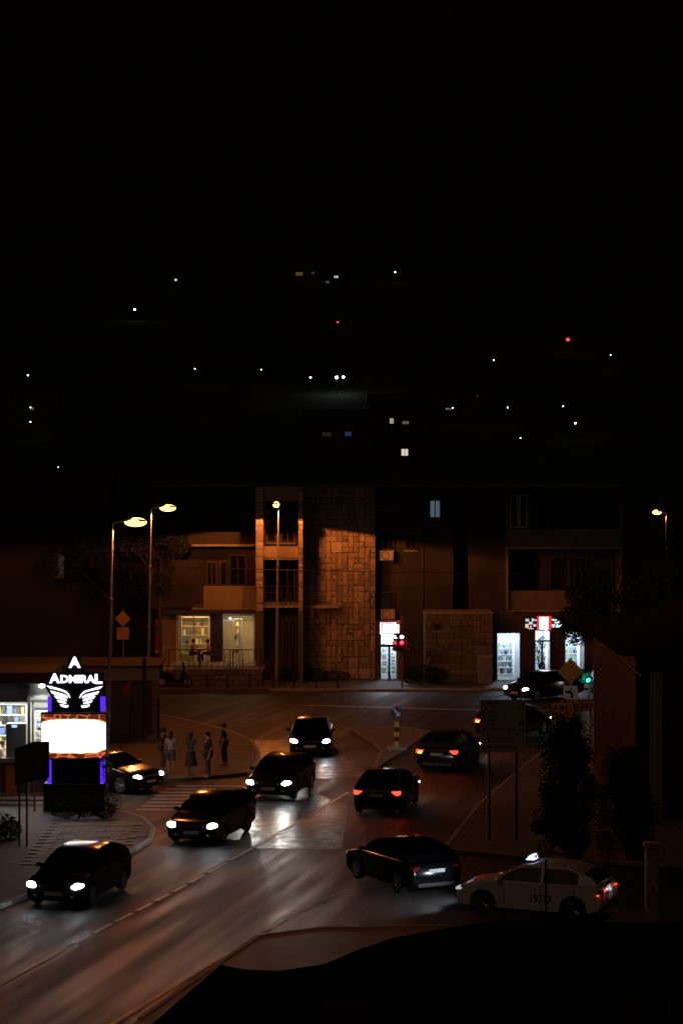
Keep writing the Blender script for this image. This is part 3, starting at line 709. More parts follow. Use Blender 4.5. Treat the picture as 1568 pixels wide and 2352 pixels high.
# the screen: blown out white disc with orange and red drawing round the rim (flat print of light)
def screen_mat():
    m = bpy.data.materials.new('led_screen'); m.use_nodes = True; nt = m.node_tree; b = nt.nodes['Principled BSDF']
    b.inputs['Base Color'].default_value = (.01, .01, .01, 1)
    tc = nt.nodes.new('ShaderNodeTexCoord'); sep = nt.nodes.new('ShaderNodeSeparateXYZ'); nt.links.new(tc.outputs['Generated'], sep.inputs[0])
    def math_(op, a, b=None):
        n = nt.nodes.new('ShaderNodeMath'); n.operation = op
        for i, v in enumerate((a, b)):
            if v is None: continue
            if isinstance(v, (int, float)): n.inputs[i].default_value = v
            else: nt.links.new(v, n.inputs[i])
        return n.outputs[0]
    x = math_('MULTIPLY', math_('SUBTRACT', sep.outputs[0], .5), 1.62); z = math_('MULTIPLY', math_('SUBTRACT', sep.outputs[2], .50), 2.0)
    # superellipse: wide white field
    r = math_('ADD', math_('POWER', math_('ABSOLUTE', x), 4), math_('POWER', math_('ABSOLUTE', math_('MULTIPLY', z, 1.22)), 2.6))
    nz = nt.nodes.new('ShaderNodeTexNoise'); nz.inputs['Scale'].default_value = 9; nz.inputs['Detail'].default_value = 5; nt.links.new(tc.outputs['Generated'], nz.inputs[0])
    r2 = math_('ADD', r, math_('MULTIPLY', math_('SUBTRACT', nz.outputs[0], .5), .35))
    ramp = nt.nodes.new('ShaderNodeValToRGB'); e = ramp.color_ramp.elements
    e[0].position = .0; e[0].color = (1, .95, .85, 1); e[1].position = .80; e[1].color = (1, .9, .7, 1)
    for p, c in ((.86, (1, .55, .2, 1)), (.92, (.5, .10, .02, 1)), (1.0, (.10, .02, .01, 1))): q = ramp.color_ramp.elements.new(p); q.color = c
    nt.links.new(r2, ramp.inputs[0])
    st = nt.nodes.new('ShaderNodeMapRange'); st.inputs[1].default_value = .75; st.inputs[2].default_value = 1.0; st.inputs[3].default_value = 2.4; st.inputs[4].default_value = 1.0
    nt.links.new(r2, st.inputs[0])
    # bright zig-zag marks at the rim
    vo = nt.nodes.new('ShaderNodeTexVoronoi'); vo.feature = 'DISTANCE_TO_EDGE'; vo.inputs['Scale'].default_value = 7; nt.links.new(tc.outputs['Generated'], vo.inputs[0])
    ln = nt.nodes.new('ShaderNodeMapRange'); ln.inputs[1].default_value = .0; ln.inputs[2].default_value = .09; ln.inputs[3].default_value = 1.0; ln.inputs[4].default_value = 0.0; nt.links.new(vo.outputs['Distance'], ln.inputs[0])
    mix = nt.nodes.new('ShaderNodeMix'); mix.data_type = 'RGBA'; mix.blend_type = 'ADD'; mix.inputs[0].default_value = 1
    orange = nt.nodes.new('ShaderNodeVectorMath'); orange.operation = 'SCALE'; orange.inputs[0].default_value = (.9, .16, .05); nt.links.new(ln.outputs[0], orange.inputs['Scale'])
    nt.links.new(ramp.outputs[0], mix.inputs[6]); nt.links.new(orange.outputs[0], mix.inputs[7])
    nt.links.new(mix.outputs[2], b.inputs['Emission Color']); nt.links.new(st.outputs[0], b.inputs['Emission Strength'])
    return m
pbox('screen', 97, 244, 1640, 1740, -.125, -.101, screen_mat())
lamp('screen_light', 'AREA', lp(170, 1690, -.16), 22, (1, .88, .70), pyl, aim((0, -1, 0)), sx=2.1, sy=1.4)
M_LET = glow('white_letter', (.93, .93, 1.0), 2.5)
# crown board and lettering
crown = [lp(150, 1545, .1), lp(160, 1505, .1), lp(184, 1505, .1), lp(194, 1545, .1), lp(238, 1545, .1), lp(240, 1580, .1), lp(205, 1630, .1), lp(136, 1630, .1), lp(104, 1580, .1), lp(110, 1545, .1)]
MB().prism(crown, (0, .12, 0)).build('crown_board', M_PYL, pyl)
k = YP/FOC
text('A', 1, M_LET, pyl, lp(171.5, 1523, .06), off=.035, ext=.03, width=27*k, height=25*k)
text('DMIRA', 1, M_LET, pyl, lp(177.5, 1561, .06), off=.035, ext=.03, width=79*k, height=18*k)
text('A', 1, M_LET, pyl, lp(125.5, 1559.5, .06), off=.035, ext=.03, width=24*k, height=22*k)
text('L', 1, M_LET, pyl, lp(225.5, 1561, .06), off=.035, ext=.03, width=17*k, height=22*k)
# wings: five feather bars each side
zs = lambda x, y: (x*.1464 + 57.4, y*.1464 + 1481.4)     # detail picture -> photo units
def feather(pts, name='wing_bar'):
    MB().prism([lp(*zs(*p), .09) for p in pts], (0, -.04, 0)).build(name, M_LET, pyl)
bars = [[(345, 640), (420, 655), (560, 695), (640, 725), (690, 775), (712, 835), (690, 815), (655, 765), (600, 735), (500, 705), (390, 682)],
        [(400, 720), (520, 750), (620, 780), (660, 808), (672, 838), (600, 815), (500, 790), (425, 762)],
        [(458, 797), (560, 818), (630, 842), (655, 862), (655, 882), (580, 862), (490, 838)],
        [(505, 865), (580, 880), (640, 900), (648, 925), (590, 915), (525, 898)],
        [(548, 930), (610, 943), (650, 952), (672, 945), (685, 962), (664, 985), (610, 978), (562, 962)]]
for bpts in bars:
    feather(bpts); feather([(1565-x, y+(8 if x < 600 else 4)) for x, y in bpts][::-1])
lamp('crown_light', 'AREA', lp(171, 1565, -.12), 6, (.85, .85, 1), pyl, aim((0, -1, -.1)), sx=1.8, sy=.7)
# ================================================================ KIOSK SHOP BEHIND THE PYLON
YK = 86.5
kio = thing('kiosk_shop', 'glass fronted kiosk shop with pale fascia lit from inside', 'shop', (at(40, 1840, YK).x, YK, 0)); KO = kio.location.copy()
def kpart(name, x0, x1, y0, y1, Y, d, m, parent=None):
    a, b = at(x0, y1, Y), at(x1, y0, Y); return MB().box(a.x-KO.x, b.x-KO.x, Y-KO.y, Y-KO.y+d, max(a.z, 0), b.z).build(name, m, parent or kio)
M_KW = mat('kiosk_panel', (.50, .47, .43), .7, noise=(2, .1)); M_ALU = mat('aluminium', (.45, .45, .46), .4, .6)
kpart('floor', -90, 112, 1822, 1838, YK-.05, 3.4, M_CONC)
kpart('step', -90, 100, 1836, 1850, YK-.9, .84, M_KERB); kpart('step', -90, 96, 1846, 1860, YK-1.5, .58, M_KERB)
kpart('fascia', -90, 114, 1570, 1607, YK, .12, M_KW)
kpart('roof', -90, 116, 1545, 1570, YK-.3, 3.6, mat('kiosk_roof', (.05, .04, .035), .8))
kpart('wall', -90, 114, 1607, 1838, YK+3.0, .1, M_INT); kpart('wall', 111, 114, 1607, 1838, YK+.1, 2.9, M_INT)
for x in (64, 110): kpart('column', x, x+6, 1570, 1838, YK-.08, .07, M_ALU)
kpart('window_frame', -90, 110, 1607, 1613, YK-.03, .08, M_ALU)
kpart('window_frame', -90, 70, 1742, 1752, YK-.03, .12, M_ALU); kpart('apron_panel', -90, 112, 1752, 1826, YK+.02, .08, mat('kiosk_apron', (.12, .10, .12), .6))
kpart('pane', -90, 64, 1613, 1742, YK+.03, .01, M_GLASS); kpart('pane', 70, 110, 1613, 1742, YK+.03, .01, M_GLASS)
kpart('door_frame', 74, 78, 1613, 1742, YK-.01, .06, mat('pale_frame', (.6, .6, .58), .5)); kpart('door_frame', 80, 110, 1625, 1632, YK-.01, .06, MATS['pale_frame'])
lamp('kiosk_tubes', 'AREA', at(30, 1612, YK+1.4)-KO, 380, (1, .88, .68), kio, (0, 0, 0), sx=5.5, sy=1.2)
shelf_unit(-60, 62, 1618, 1738, YK+2.2, 5, 'crowded shelf on the back wall of the kiosk left bay', 'packets and bottles on the kiosk shelf left of the column', MW, 11, dens=1)
shelf_unit(82, 109, 1634, 1740, YK+1.6, 7, 'crowded shelf in the kiosk right bay beside the pylon', 'packets on the kiosk shelf between column and pylon', MW, 12, dens=1)
fg = thing('drinks_cooler', 'grey cooler cabinet with small lit display behind the kiosk glass', 'cooler', (at(39, 1742, YK+.5).x, YK+.55, .25))
MB().box(-.38, .38, -.22, .3, 0, 2.5).build('cabinet', mat('grey_cabinet', (.30, .27, .27), .5), fg, bevel=.02); MB().box(-.16, .04, -.235, -.221, 2.36, 2.46).build('display', glow('cooler_display', (.5, .8, 1), 1.2), fg)
for i, (x0, x1, y0, y1, lb) in enumerate(((14, 38, 1761, 1823, 'bright orange advertising panel under the kiosk window'), (-20, 2, 1739, 1822, 'orange advertising panel cut by the left picture edge'))):
    a, b = at(x0, y1, YK-.2), at(x1, y0, YK-.2); t = thing('orange_sandwich_board', lb, 'panel', ((a.x+b.x)/2, YK-.2, a.z))
    w, h = b.x-a.x, b.z-a.z
    MB().box(-w/2, w/2, -.015, .015, 0, h).build('board', mat('orange_board', (.70, .20, .01), .5, noise=(3, .1)), t); MB().box(-w/2-.02, w/2+.02, -.03, .03, h, h+.03).build('top_rail', M_ALU, t)
    for s in (-1, 1): MB().box(s*w*.4-.02, s*w*.4+.02, -.01, .2, -.22, 0).build('foot', M_ALU, t)
fl = thing('flood_lamp', 'small bright white flood lamp on the kiosk fascia corner', 'lamp', at(97, 1575, YK-.12))
MB().box(-.09, .09, -.02, .08, -.05, .06).build('housing', M_BLACK, fl); MB().ball((0, -.05, 0), .12, .04, .07).build('lens', glow('flood_lens', (.9, 1, .95), 18), fl)
lamp('flood_light', 'SPOT', (0, -.12, 0), 60, (.92, 1, .95), fl, aim((0, -.5, -.9)), size=.08, spot=140)
# notice board on two posts and bushes in front of the kiosk
nb = thing('notice_board', 'dark double sided notice board on two thin posts by the kiosk', 'sign', gr(54, 1944, .12)); NB = nb.location
for dx in (-.12, .12): MB().tube((dx, 0, 0), (dx, 0, 3.1), .035).build('post', M_DARKST, nb)
bpts = [(-.27, -.06, 2.0), (.85, -.06, 2.25), (.85, -.06, 3.42), (.35, -.06, 3.42), (-.27, -.06, 3.2)]
MB().prism(bpts, (0, .10, 0)).build('board', mat('board_brown', (.06, .05, .04), .7), nb)
yp = thing('yellow_post', 'thin yellow post standing between notice board and pylon', 'post', gr(80, 1862, .12))
MB().tube((0, 0, 0), (0, 0, 1.5), .035).build('shaft', mat('yellow_paint', (.55, .33, .02), .5), yp); MB().lathe([(.07, 0), (.07, .03), (.04, .04)], n=10).build('foot', M_DARKST, yp)
# pavilion with pale fascia behind
pv = thing('pavilion', 'low flat roofed pavilion with dull white fascia behind the pylon', 'building', (at(200, 1700, 105).x, 105, 0)); VO = pv.location.copy()
def vpart(name, x0, x1, y0, y1, Y, d, m, zmin=0):
    a, b = at(x0, y1, Y), at(x1, y0, Y); return MB().box(a.x-VO.x, b.x-VO.x, Y-VO.y, Y-VO.y+d, max(a.z, zmin), b.z).build(name, m, pv)
vpart('wall', -60, 350, 1563, 1760, 105.3, 4, mat('pavilion_wall', (.08, .06, .05), .9)); vpart('fascia', -60, 364, 1534, 1563, 105, .15, mat('pavilion_fascia', (.17, .165, .155), .8, noise=(1, .2)))
vpart('roof', -60, 365, 1529, 1534, 104.9, 4.6, mat('pavilion_roof', (.03, .018, .015), .9))
fe = thing('metal_fence', 'dark metal fence with pointed posts behind the waiting pedestrians', 'fence', (at(335, 1700, 103.6).x, 103.6, .12)); FX = fe.location.x
for v in (302, 332, 364): 
    X = at(v, 1700, 103.6).x-FX; MB().tube((X, 0, 0), (X, 0, 1.75), .06).tube((X, 0, 1.75), (X, 0, 1.95), .07, .0).build('post', M_DARKST, fe)
for z in (.3, 1.5): MB().box(at(302, 1700, 103.6).x-FX, at(364, 1700, 103.6).x-FX, -.02, .02, z, z+.05).build('rail', M_DARKST, fe)
pst = thing('slim_post', 'tall slim dark post rising beside the pavilion fascia', 'post', (at(332, 1700, 104.5).x, 104.5, .12)); MB().tube((0, 0, 0), (0, 0, 3.6), .09).build('shaft', M_DARKST, pst); MB().lathe([(.18, 0), (.18, .03), (.1, .05)], n=10).build('base_plate', M_DARKST, pst)
fg2 = thing('flag', 'small dark red flag drooping from a slanted staff right of the pylon', 'flag', (at(272, 1700, 96).x, 96, .12))
MB().tube((0, 0, 0), (.55, 0, 3.45), .02).build('staff', M_DARKST, fg2)
cl = MB(); NS = 8
for i in range(NS+1):
    t_ = i/NS; top = Vector((.55-.4*t_*.9, -.03+.05*sin(t_*9), 3.40-.35*t_)); bot = Vector((.50-.30*t_, .04*sin(t_*9+1), 2.75-.1*sin(t_*3))); cl.v += [tuple(top), tuple(bot)]
for i in range(NS): cl.f.append((2*i, 2*i+1, 2*i+3, 2*i+2))
o = cl.build('cloth', mat('red_cloth', (.25, .03, .02), .8), fg2, smooth=60); so = o.modifiers.new('solid', 'SOLIDIFY'); so.thickness = .006
bn = thing('banner_flag', 'tall red banner with a green patch standing left of the cafe', 'banner', at(362, 1505, 128)*1 + Vector((0, 0, 0))); BZ = bn.location
MB().tube((.09, .03, -1.2), (.09, .03, 2.3), .02).build('pole', M_DARKST, bn); MB().box(-.14, .09, 0, .012, .3, 2.0).build('cloth', mat('dark_red_cloth', (.22, .015, .012), .8), bn)
MB().box(-.12, .07, -.006, -.001, 1.25, 1.65).build('patch', mat('green_cloth', (.02, .10, .06), .8), bn); MB().prism([(-.14, 0, .29), (.09, 0, .29), (.04, 0, .08), (-.09, 0, .08)], (0, .012, 0)).build('tail', mat('pale_cloth', (.4, .3, .18), .8), bn)
# ================================================================ ROAD SIGNS
M_SBACK = mat('sign_back', (.42, .22, .14), .6, .1)
M_SIGNGREY = mat('grey_sign_post', (.25, .25, .25), .5, .5)
sb = thing('road_sign', 'back of a diamond and a square traffic sign stacked on one pole', 'road sign', gr(283, 1592)); 
MB().tube((0, 0, 0), (0, 0, 4.6), .035).build('pole', M_SIGNGREY, sb)
MB().prism([(0, -.045, 3.62), (.43, -.045, 4.05), (0, -.045, 4.48), (-.43, -.045, 4.05)], (0, .008, 0)).build('diamond_plate', M_SBACK, sb, bevel=.003)
MB().box(-.33, .33, -.045, -.037, 2.92, 3.58).build('square_plate', M_SBACK, sb)
for z in (3.1, 3.4, 3.85, 4.25): MB().box(-.1, .1, -.06, -.036, z, z+.04).build('clamp', M_SIGNGREY, sb)
isg = thing('keep_right_sign', 'round blue arrow sign on a black and yellow banded bollard', 'road sign', gr(910, 1722, .1))
MB().box(-.42, .42, -.35, .55, 0, .16).build('plinth', M_KERB, isg, bevel=.02)
for k in range(5): MB().box(-.115, .115, -.115, .115, .16+k*.21, .16+(k+1)*.21).build('band', mat('sign_yellow', (.62, .36, .01), .5) if k % 2 == 0 else M_BLACK, isg)
MB().tube((0, 0, 1.21), (0, 0, 1.36), .05).build('neck', M_SIGNGREY, isg)
MB().lathe([(0, -.13), (.265, -.13), (.27, -.115), (.265, -.1), (0, -.1)], (0, 0, 1.62), 'y', 28).build('disc', mat('sign_blue', (.02, .07, .16), .4), isg)
aw = [(-.16, .19), (-.13, .22), (.07, .0), (.14, .05), (.15, -.16), (-.06, -.14), (.01, -.07)]
MB().prism([(x, -.137, 1.62+z) for x, z in aw], (0, .004, 0)).build('arrow', mat('sign_white', (.7, .68, .64), .5), isg)
# direction board on the right pavement
db = thing('direction_board', 'large cream direction board with six rows of arrows beside the tall shrub', 'road sign', (at(1154, 1700, 76).x, 76, .12)); kk = 76/FOC
MC = mat('cream_sign', (.46, .40, .26), .55, noise=(2, .06)); bz0 = at(0, 1728, 76).z-.12; bz1 = at(0, 1607, 76).z-.12; bw = 104*kk
for s in (-1, 1): MB().tube((s*bw*.3, .06, 0), (s*bw*.3, .06, bz1-.05), .045).build('post', M_DARKST, db)
rows = 6; rh = (bz1-bz0)/rows
M_INK = mat('sign_ink', (.015, .013, .012), .6)
def arrow(parent, x, z, s, left):
    up = [(0, .5), (.42, .12), (.36, .02), (.10, .2), (.10, -.5), (-.10, -.5), (-.10, .2), (-.36, .02), (-.42, .12)]
    p = [((-b, a) if left else (a, b)) for a, b in up]
    MB().prism([(x+a*s, -.018, z+b*s) for a, b in p], (0, .004, 0)).build('arrow', M_INK, parent)
words = [[(22, 5, 0), (16, 3, 0)], [(17, 5, 0), (24, 3, 0)], [(22, 5, 0), (12, 3, 0)], [(16, 5, 0), (16, 5, 22), (9, 5, 42)], None, [(34, 5, 0), (25, 5, 37)]]
for r in range(rows):
    z1 = bz1-r*rh; pl = MB().box(-bw/2, bw/2, -.013, .013, z1-rh+.008, z1-.004).build('sign_plate', MC, db)
    arrow(db, -bw/2+.12, z1-rh/2, .155, r >= 4)
    if r == 4:
        text('Autobuska stanica', .1, M_INK, db, (-bw/2+.26+28*kk, -.016, z1-.10), ext=.002, width=56*kk, height=6*kk); text('Bus station', .1, M_INK, db, (-bw/2+.26+12*kk, -.016, z1-.21), ext=.002, width=24*kk, height=4*kk)
    else:                                                      # worn, unreadable lettering
        for i, (w, h, x) in enumerate(words[r]):
            z = z1-(.10 if (i == 0 or x) else .22); X = -bw/2+.26+x*kk; q = 0
            rr2 = random.Random(r*9+i)
            while q < w*kk:
                lw = rr2.uniform(.02, .04); MB().box(X+q, X+q+lw*.72, -.0165, -.0135, z-h*kk*.5, z+h*kk*rr2.uniform(.2, .6)).build('letter', M_INK, db); q += lw
for (z, pts) in ((bz1-rh*.62, [(-.09, -.04), (.09, -.04), (.09, -.01), (.02, .0), (.02, .06), (-.02, .06), (-.02, 0), (-.09, -.01)]), (bz1-rh*2.55, [(-.08, -.1), (.08, -.1), (.06, .02), (.02, .1), (-.03, .06), (-.05, 0)]), (bz1-rh*3.5, [(-.09, .0), (.09, -.03), (.09, .0), (-.06, .05)])):
    MB().prism([(bw/2-.14+a, -.017, z+b) for a, b in pts], (0, .003, 0)).build('pictogram', M_INK, db)
# priority sign, bend plate, yellow place signs, at the far right
ps = thing('priority_sign', 'dull yellow diamond sign above a white plate with a bent thick arrow', 'road sign', (at(1309, 1640, 104).x, 104, .1)); k4 = 104/FOC
def zz(y): return at(0, y, 104).z-.1
MB().tube((0, .03, 0), (0, .03, zz(1520)), .04).build('pole', M_SIGNGREY, ps)
MB().prism([(0, -.02, zz(1573)), (30*k4, -.02, zz(1542)), (0, -.02, zz(1511)), (-30*k4, -.02, zz(1542))], (0, .012, 0)).build('diamond_plate', mat('dull_sign_rim', (.30, .27, .22), .6), ps)
MB().prism([(0, -.024, zz(1567)), (24*k4, -.024, zz(1542)), (0, -.024, zz(1517)), (-24*k4, -.024, zz(1542))], (0, .003, 0)).build('diamond_face', mat('sign_amber', (.48, .27, .03), .6), ps)
MB().box(-16*k4, 16*k4, -.02, -.008, zz(1607), zz(1575)).build('plate', mat('sign_white', (.7, .68, .64), .5), ps)
MB().box(-1.5*k4, 1.5*k4, -.024, -.021, zz(1588), zz(1580)).build('thin_arm', M_INK, ps)
MB().prism([(x*k4, -.024, zz(y)) for x, y in ((-12, 1586), (-12, 1592), (-2, 1593), (1, 1596), (1, 1603), (7, 1603), (7, 1594), (3, 1588), (-2, 1586))], (0, .003, 0)).build('thick_arm', M_INK, ps)
M_YS = mat('yellow_place_sign', (.50, .26, .015), .55)
def place_sign(x0, x1, y0, y1, Y, s, label, tw, posts, dx=0):
    t = thing('place_sign', label, 'road sign', (at((x0+x1)/2, 0, Y).x, Y, .1)); k = Y/FOC; w = (x1-x0)*k; z0, z1 = at(0, y1, Y).z-.1, at(0, y0, Y).z-.1
    MB().box(-w/2, w/2, -.012, .012, z0, z1).build('plate', M_INK, t); MB().box(-w/2+.03, w/2-.03, -.018, -.0125, z0+.03, z1-.03).build('face', M_YS, t)
    for p in posts: MB().tube((p*w, .05, 0), (p*w, .05, z1-.04), .04).build('post', M_SIGNGREY, t)
    if s: text(s, .2, M_INK, t, (dx*k, -.021, (z0+z1)/2 + (.12 if tw < 40 else 0)), ext=.002, off=.004, width=tw*k)
    return t
place_sign(1284, 1374, 1607, 1633, 98, 'Škaljari', 'yellow place name sign reading Skaljari, half hidden behind a smaller one', 76, (.12, .3))
place_sign(1265, 1318, 1612, 1649, 94, 'Budva', 'smaller yellow direction sign overlapping the place name sign above the shrub', 30, (-.2, .2), -4)
# ================================================================ TRAFFIC LIGHTS
def signal_head(t, x, z, lit, parts=3, yaw=0, dim=1.0):
    h = MB().box(-.15, .15, -.10, .10, -.16-.32*(parts-1), .17).build('signal_head', M_BLACK, t, (x, 0, z), (0, 0, yaw), bevel=.02)
    for i in range(parts):
        m = lit.get(i); zc = -.32*i
        MB().lathe([(0, -.125), (.06, -.12), (.10, -.105), (.105, -.1)], (0, 0, zc), 'y', 16).build('lens', m if m else mat('dark_lens', (.02, .02, .02), .2), h)
        mb = MB(); n = 10
        for q in range(n+1):
            a = pi*(-.1+1.2*q/n); mb.v += [(cos(a)*.125, -.10, zc+sin(a)*.125), (cos(a)*.125, -.26, zc+sin(a)*.125-.03)]
        for q in range(n): mb.f.append((2*q, 2*q+1, 2*q+3, 2*q+2))
        o = mb.build('visor', M_BLACK, h); so = o.modifiers.new('solid', 'SOLIDIFY'); so.thickness = .008
    return h
G_RED = glow('red_signal', (1, .015, .03), 9); G_GREEN = glow('green_signal', (.03, 1, .62), 7); G_BLUE = glow('bluewhite_signal', (.62, .80, 1), 12)
tl = thing('traffic_light', 'traffic light pole with red and blue white signals before the narrow shop', 'traffic light', gr(923, 1578, .13)); k5 = tl.location.y/FOC
TY = tl.location.y; tzz = lambda y: at(0, y, TY).z-.13
MB().tube((0, .14, 0), (0, .14, tzz(1415)), .055, .045, 10).build('pole', mat('rusty_pole', (.28, .12, .05), .6), tl)
signal_head(tl, -13*k5, tzz(1462), {0: G_BLUE, 1: glow('red_signal_dim', (1, .03, .03), 3)}, 3, -.5); signal_head(tl, -1*k5, tzz(1462), {0: G_BLUE, 1: G_RED}, 3, 0); signal_head(tl, 9*k5, tzz(1478), {}, 3, 1.2)
lamp('red_light', 'POINT', (-.02, -.4, tzz(1474)), 12, (1, .03, .03), tl, size=.08)
t2 = thing('traffic_light', 'green traffic light beside the priority sign', 'traffic light', (at(1352, 1640, 106).x, 106, .1)); 
MB().tube((0, .14, 0), (0, .14, at(0, 1522, 106).z-.1), .06, .05, 10).build('pole', M_SIGNGREY, t2); signal_head(t2, -4*106/FOC, at(0, 1529, 106).z-.1, {2: G_GREEN}, 3, .1); signal_head(t2, -14*106/FOC, at(0, 1545, 106).z-.1, {}, 2, -1.4)
lamp('green_light', 'POINT', (-.08, -.4, at(0, 1560, 106).z-.1), 10, (.05, 1, .6), t2, size=.08)
# bollards along the far kerb, overhead cable, litter bin by the annex
bp = None
names = ['first', 'second', 'third', 'fourth', 'fifth', 'sixth', 'seventh', 'eighth']
for i, x in enumerate((430, 476, 523, 573, 627, 675, 726, 776)):
    p = gr(x, 1588, .13); p.y = 126.3; p.x = (x-CX)*p.y/FOC
    lb = '%s dark bollard from the left along the kerb below the cafe and stone tower' % names[i]
    if bp is None:
        bp = thing('bollard', lb, 'bollard', p, 0, 'bollards along the far kerb')
        MB().tube((0, 0, 0), (0, 0, .72), .055, .05, 10).build('shaft', M_DARKST, bp); MB().lathe([(.065, .72), (.07, .76), (.05, .80), (0, .81)], n=10).build('cap', M_DARKST, bp); MB().lathe([(.1, 0), (.1, .03), (.06, .05)], n=10).build('foot', M_DARKST, bp)
    else:
        c = copy_tree(bp); c.location = p; c['label'] = lb
cb = MB(); pr = None
for i in range(41):
    t_ = i/40; x = 250+1180*t_; y = 1296+20*t_ - 30*(t_-.5)**2 + 7; p = at(x, y, 126.8)
    if pr is not None: cb.tube(pr, p, .022, n=5, cap=False)
    pr = p
tag(cb.build('overhead_cable', M_BLACK), 'thin black cable strung across the front of the apartment block', 'cable')
cabn = thing('utility_cabinet', 'grey utility cabinet at the right end of the stone annex', 'cabinet', (at(1113, 1570, 129).x, 129, .13)); MB().box(-.4, .4, -.2, .2, 0, 1.5).build('body', M_CONC, cabn, bevel=.02); MB().box(-.36, .36, -.215, -.201, .1, 1.42).build('door', mat('cabinet_door', (.22, .2, .19), .6), cabn); MB().box(-.44, .44, -.24, .24, 1.5, 1.56).build('lid', M_CONC, cabn)
# ================================================================ CARS
M_TYRE = mat('tyre_rubber', (.015, .015, .015), .85); M_RIM = mat('alloy_rim', (.45, .45, .46), .35, .8)
M_CGLASS = mat('car_glass', (.004, .0045, .005), .06, spec=.25); M_PLATE = mat('number_plate', (.55, .56, .6), .5)
M_HEADON = glow('headlight_on', HEADC, 60); M_HEADOFF = mat('headlight_off', (.35, .37, .40), .12, coat=.6)
M_TAILON = glow('tail_light_on', (1, .03, .015), 5.0); M_TAILOFF = mat('tail_light_off', (.16, .01, .01), .2, coat=.5)
M_AMBER = glow('indicator_on', (1, .33, .03), 9)
PAINT = {k: mat('paint_'+k, c, .16, .0, spec=.4) for k, c in dict(black=(.004, .004, .0045), white=(.78, .73, .66), grey=(.012, .012, .013), silver=(.30, .30, .31), blue=(.006, .009, .02), red=(.03, .005, .005), green=(.02, .04, .03)).items()}
STY = {'hatch': dict(L=4.30, W=1.78, H=1.47, wb=2.62, rear=.42, belt=.96), 'wagon': dict(L=4.60, W=1.80, H=1.49, wb=2.68, rear=.30, belt=.97), 'suv': dict(L=4.45, W=1.86, H=1.68, wb=2.66, rear=.30, belt=1.08), 'van': dict(L=4.75, W=1.9, H=1.9, wb=2.9, rear=.14, belt=1.12)}
def offs(pts, d):
    n = len(pts); out = []
    for i in range(n):
        a, b, c = Vector(pts[i-1]), Vector(pts[i]), Vector(pts[(i+1) % n])
        e1 = (b-a).normalized(); e2 = (c-b).normalized(); nn = Vector((-e1.y-e2.y, e1.x+e2.x))
        if nn.length < 1e-6: nn = Vector((-e1.y, e1.x))
        nn.normalize(); out.append(b + nn*d)
    return out
CARMESH = {}
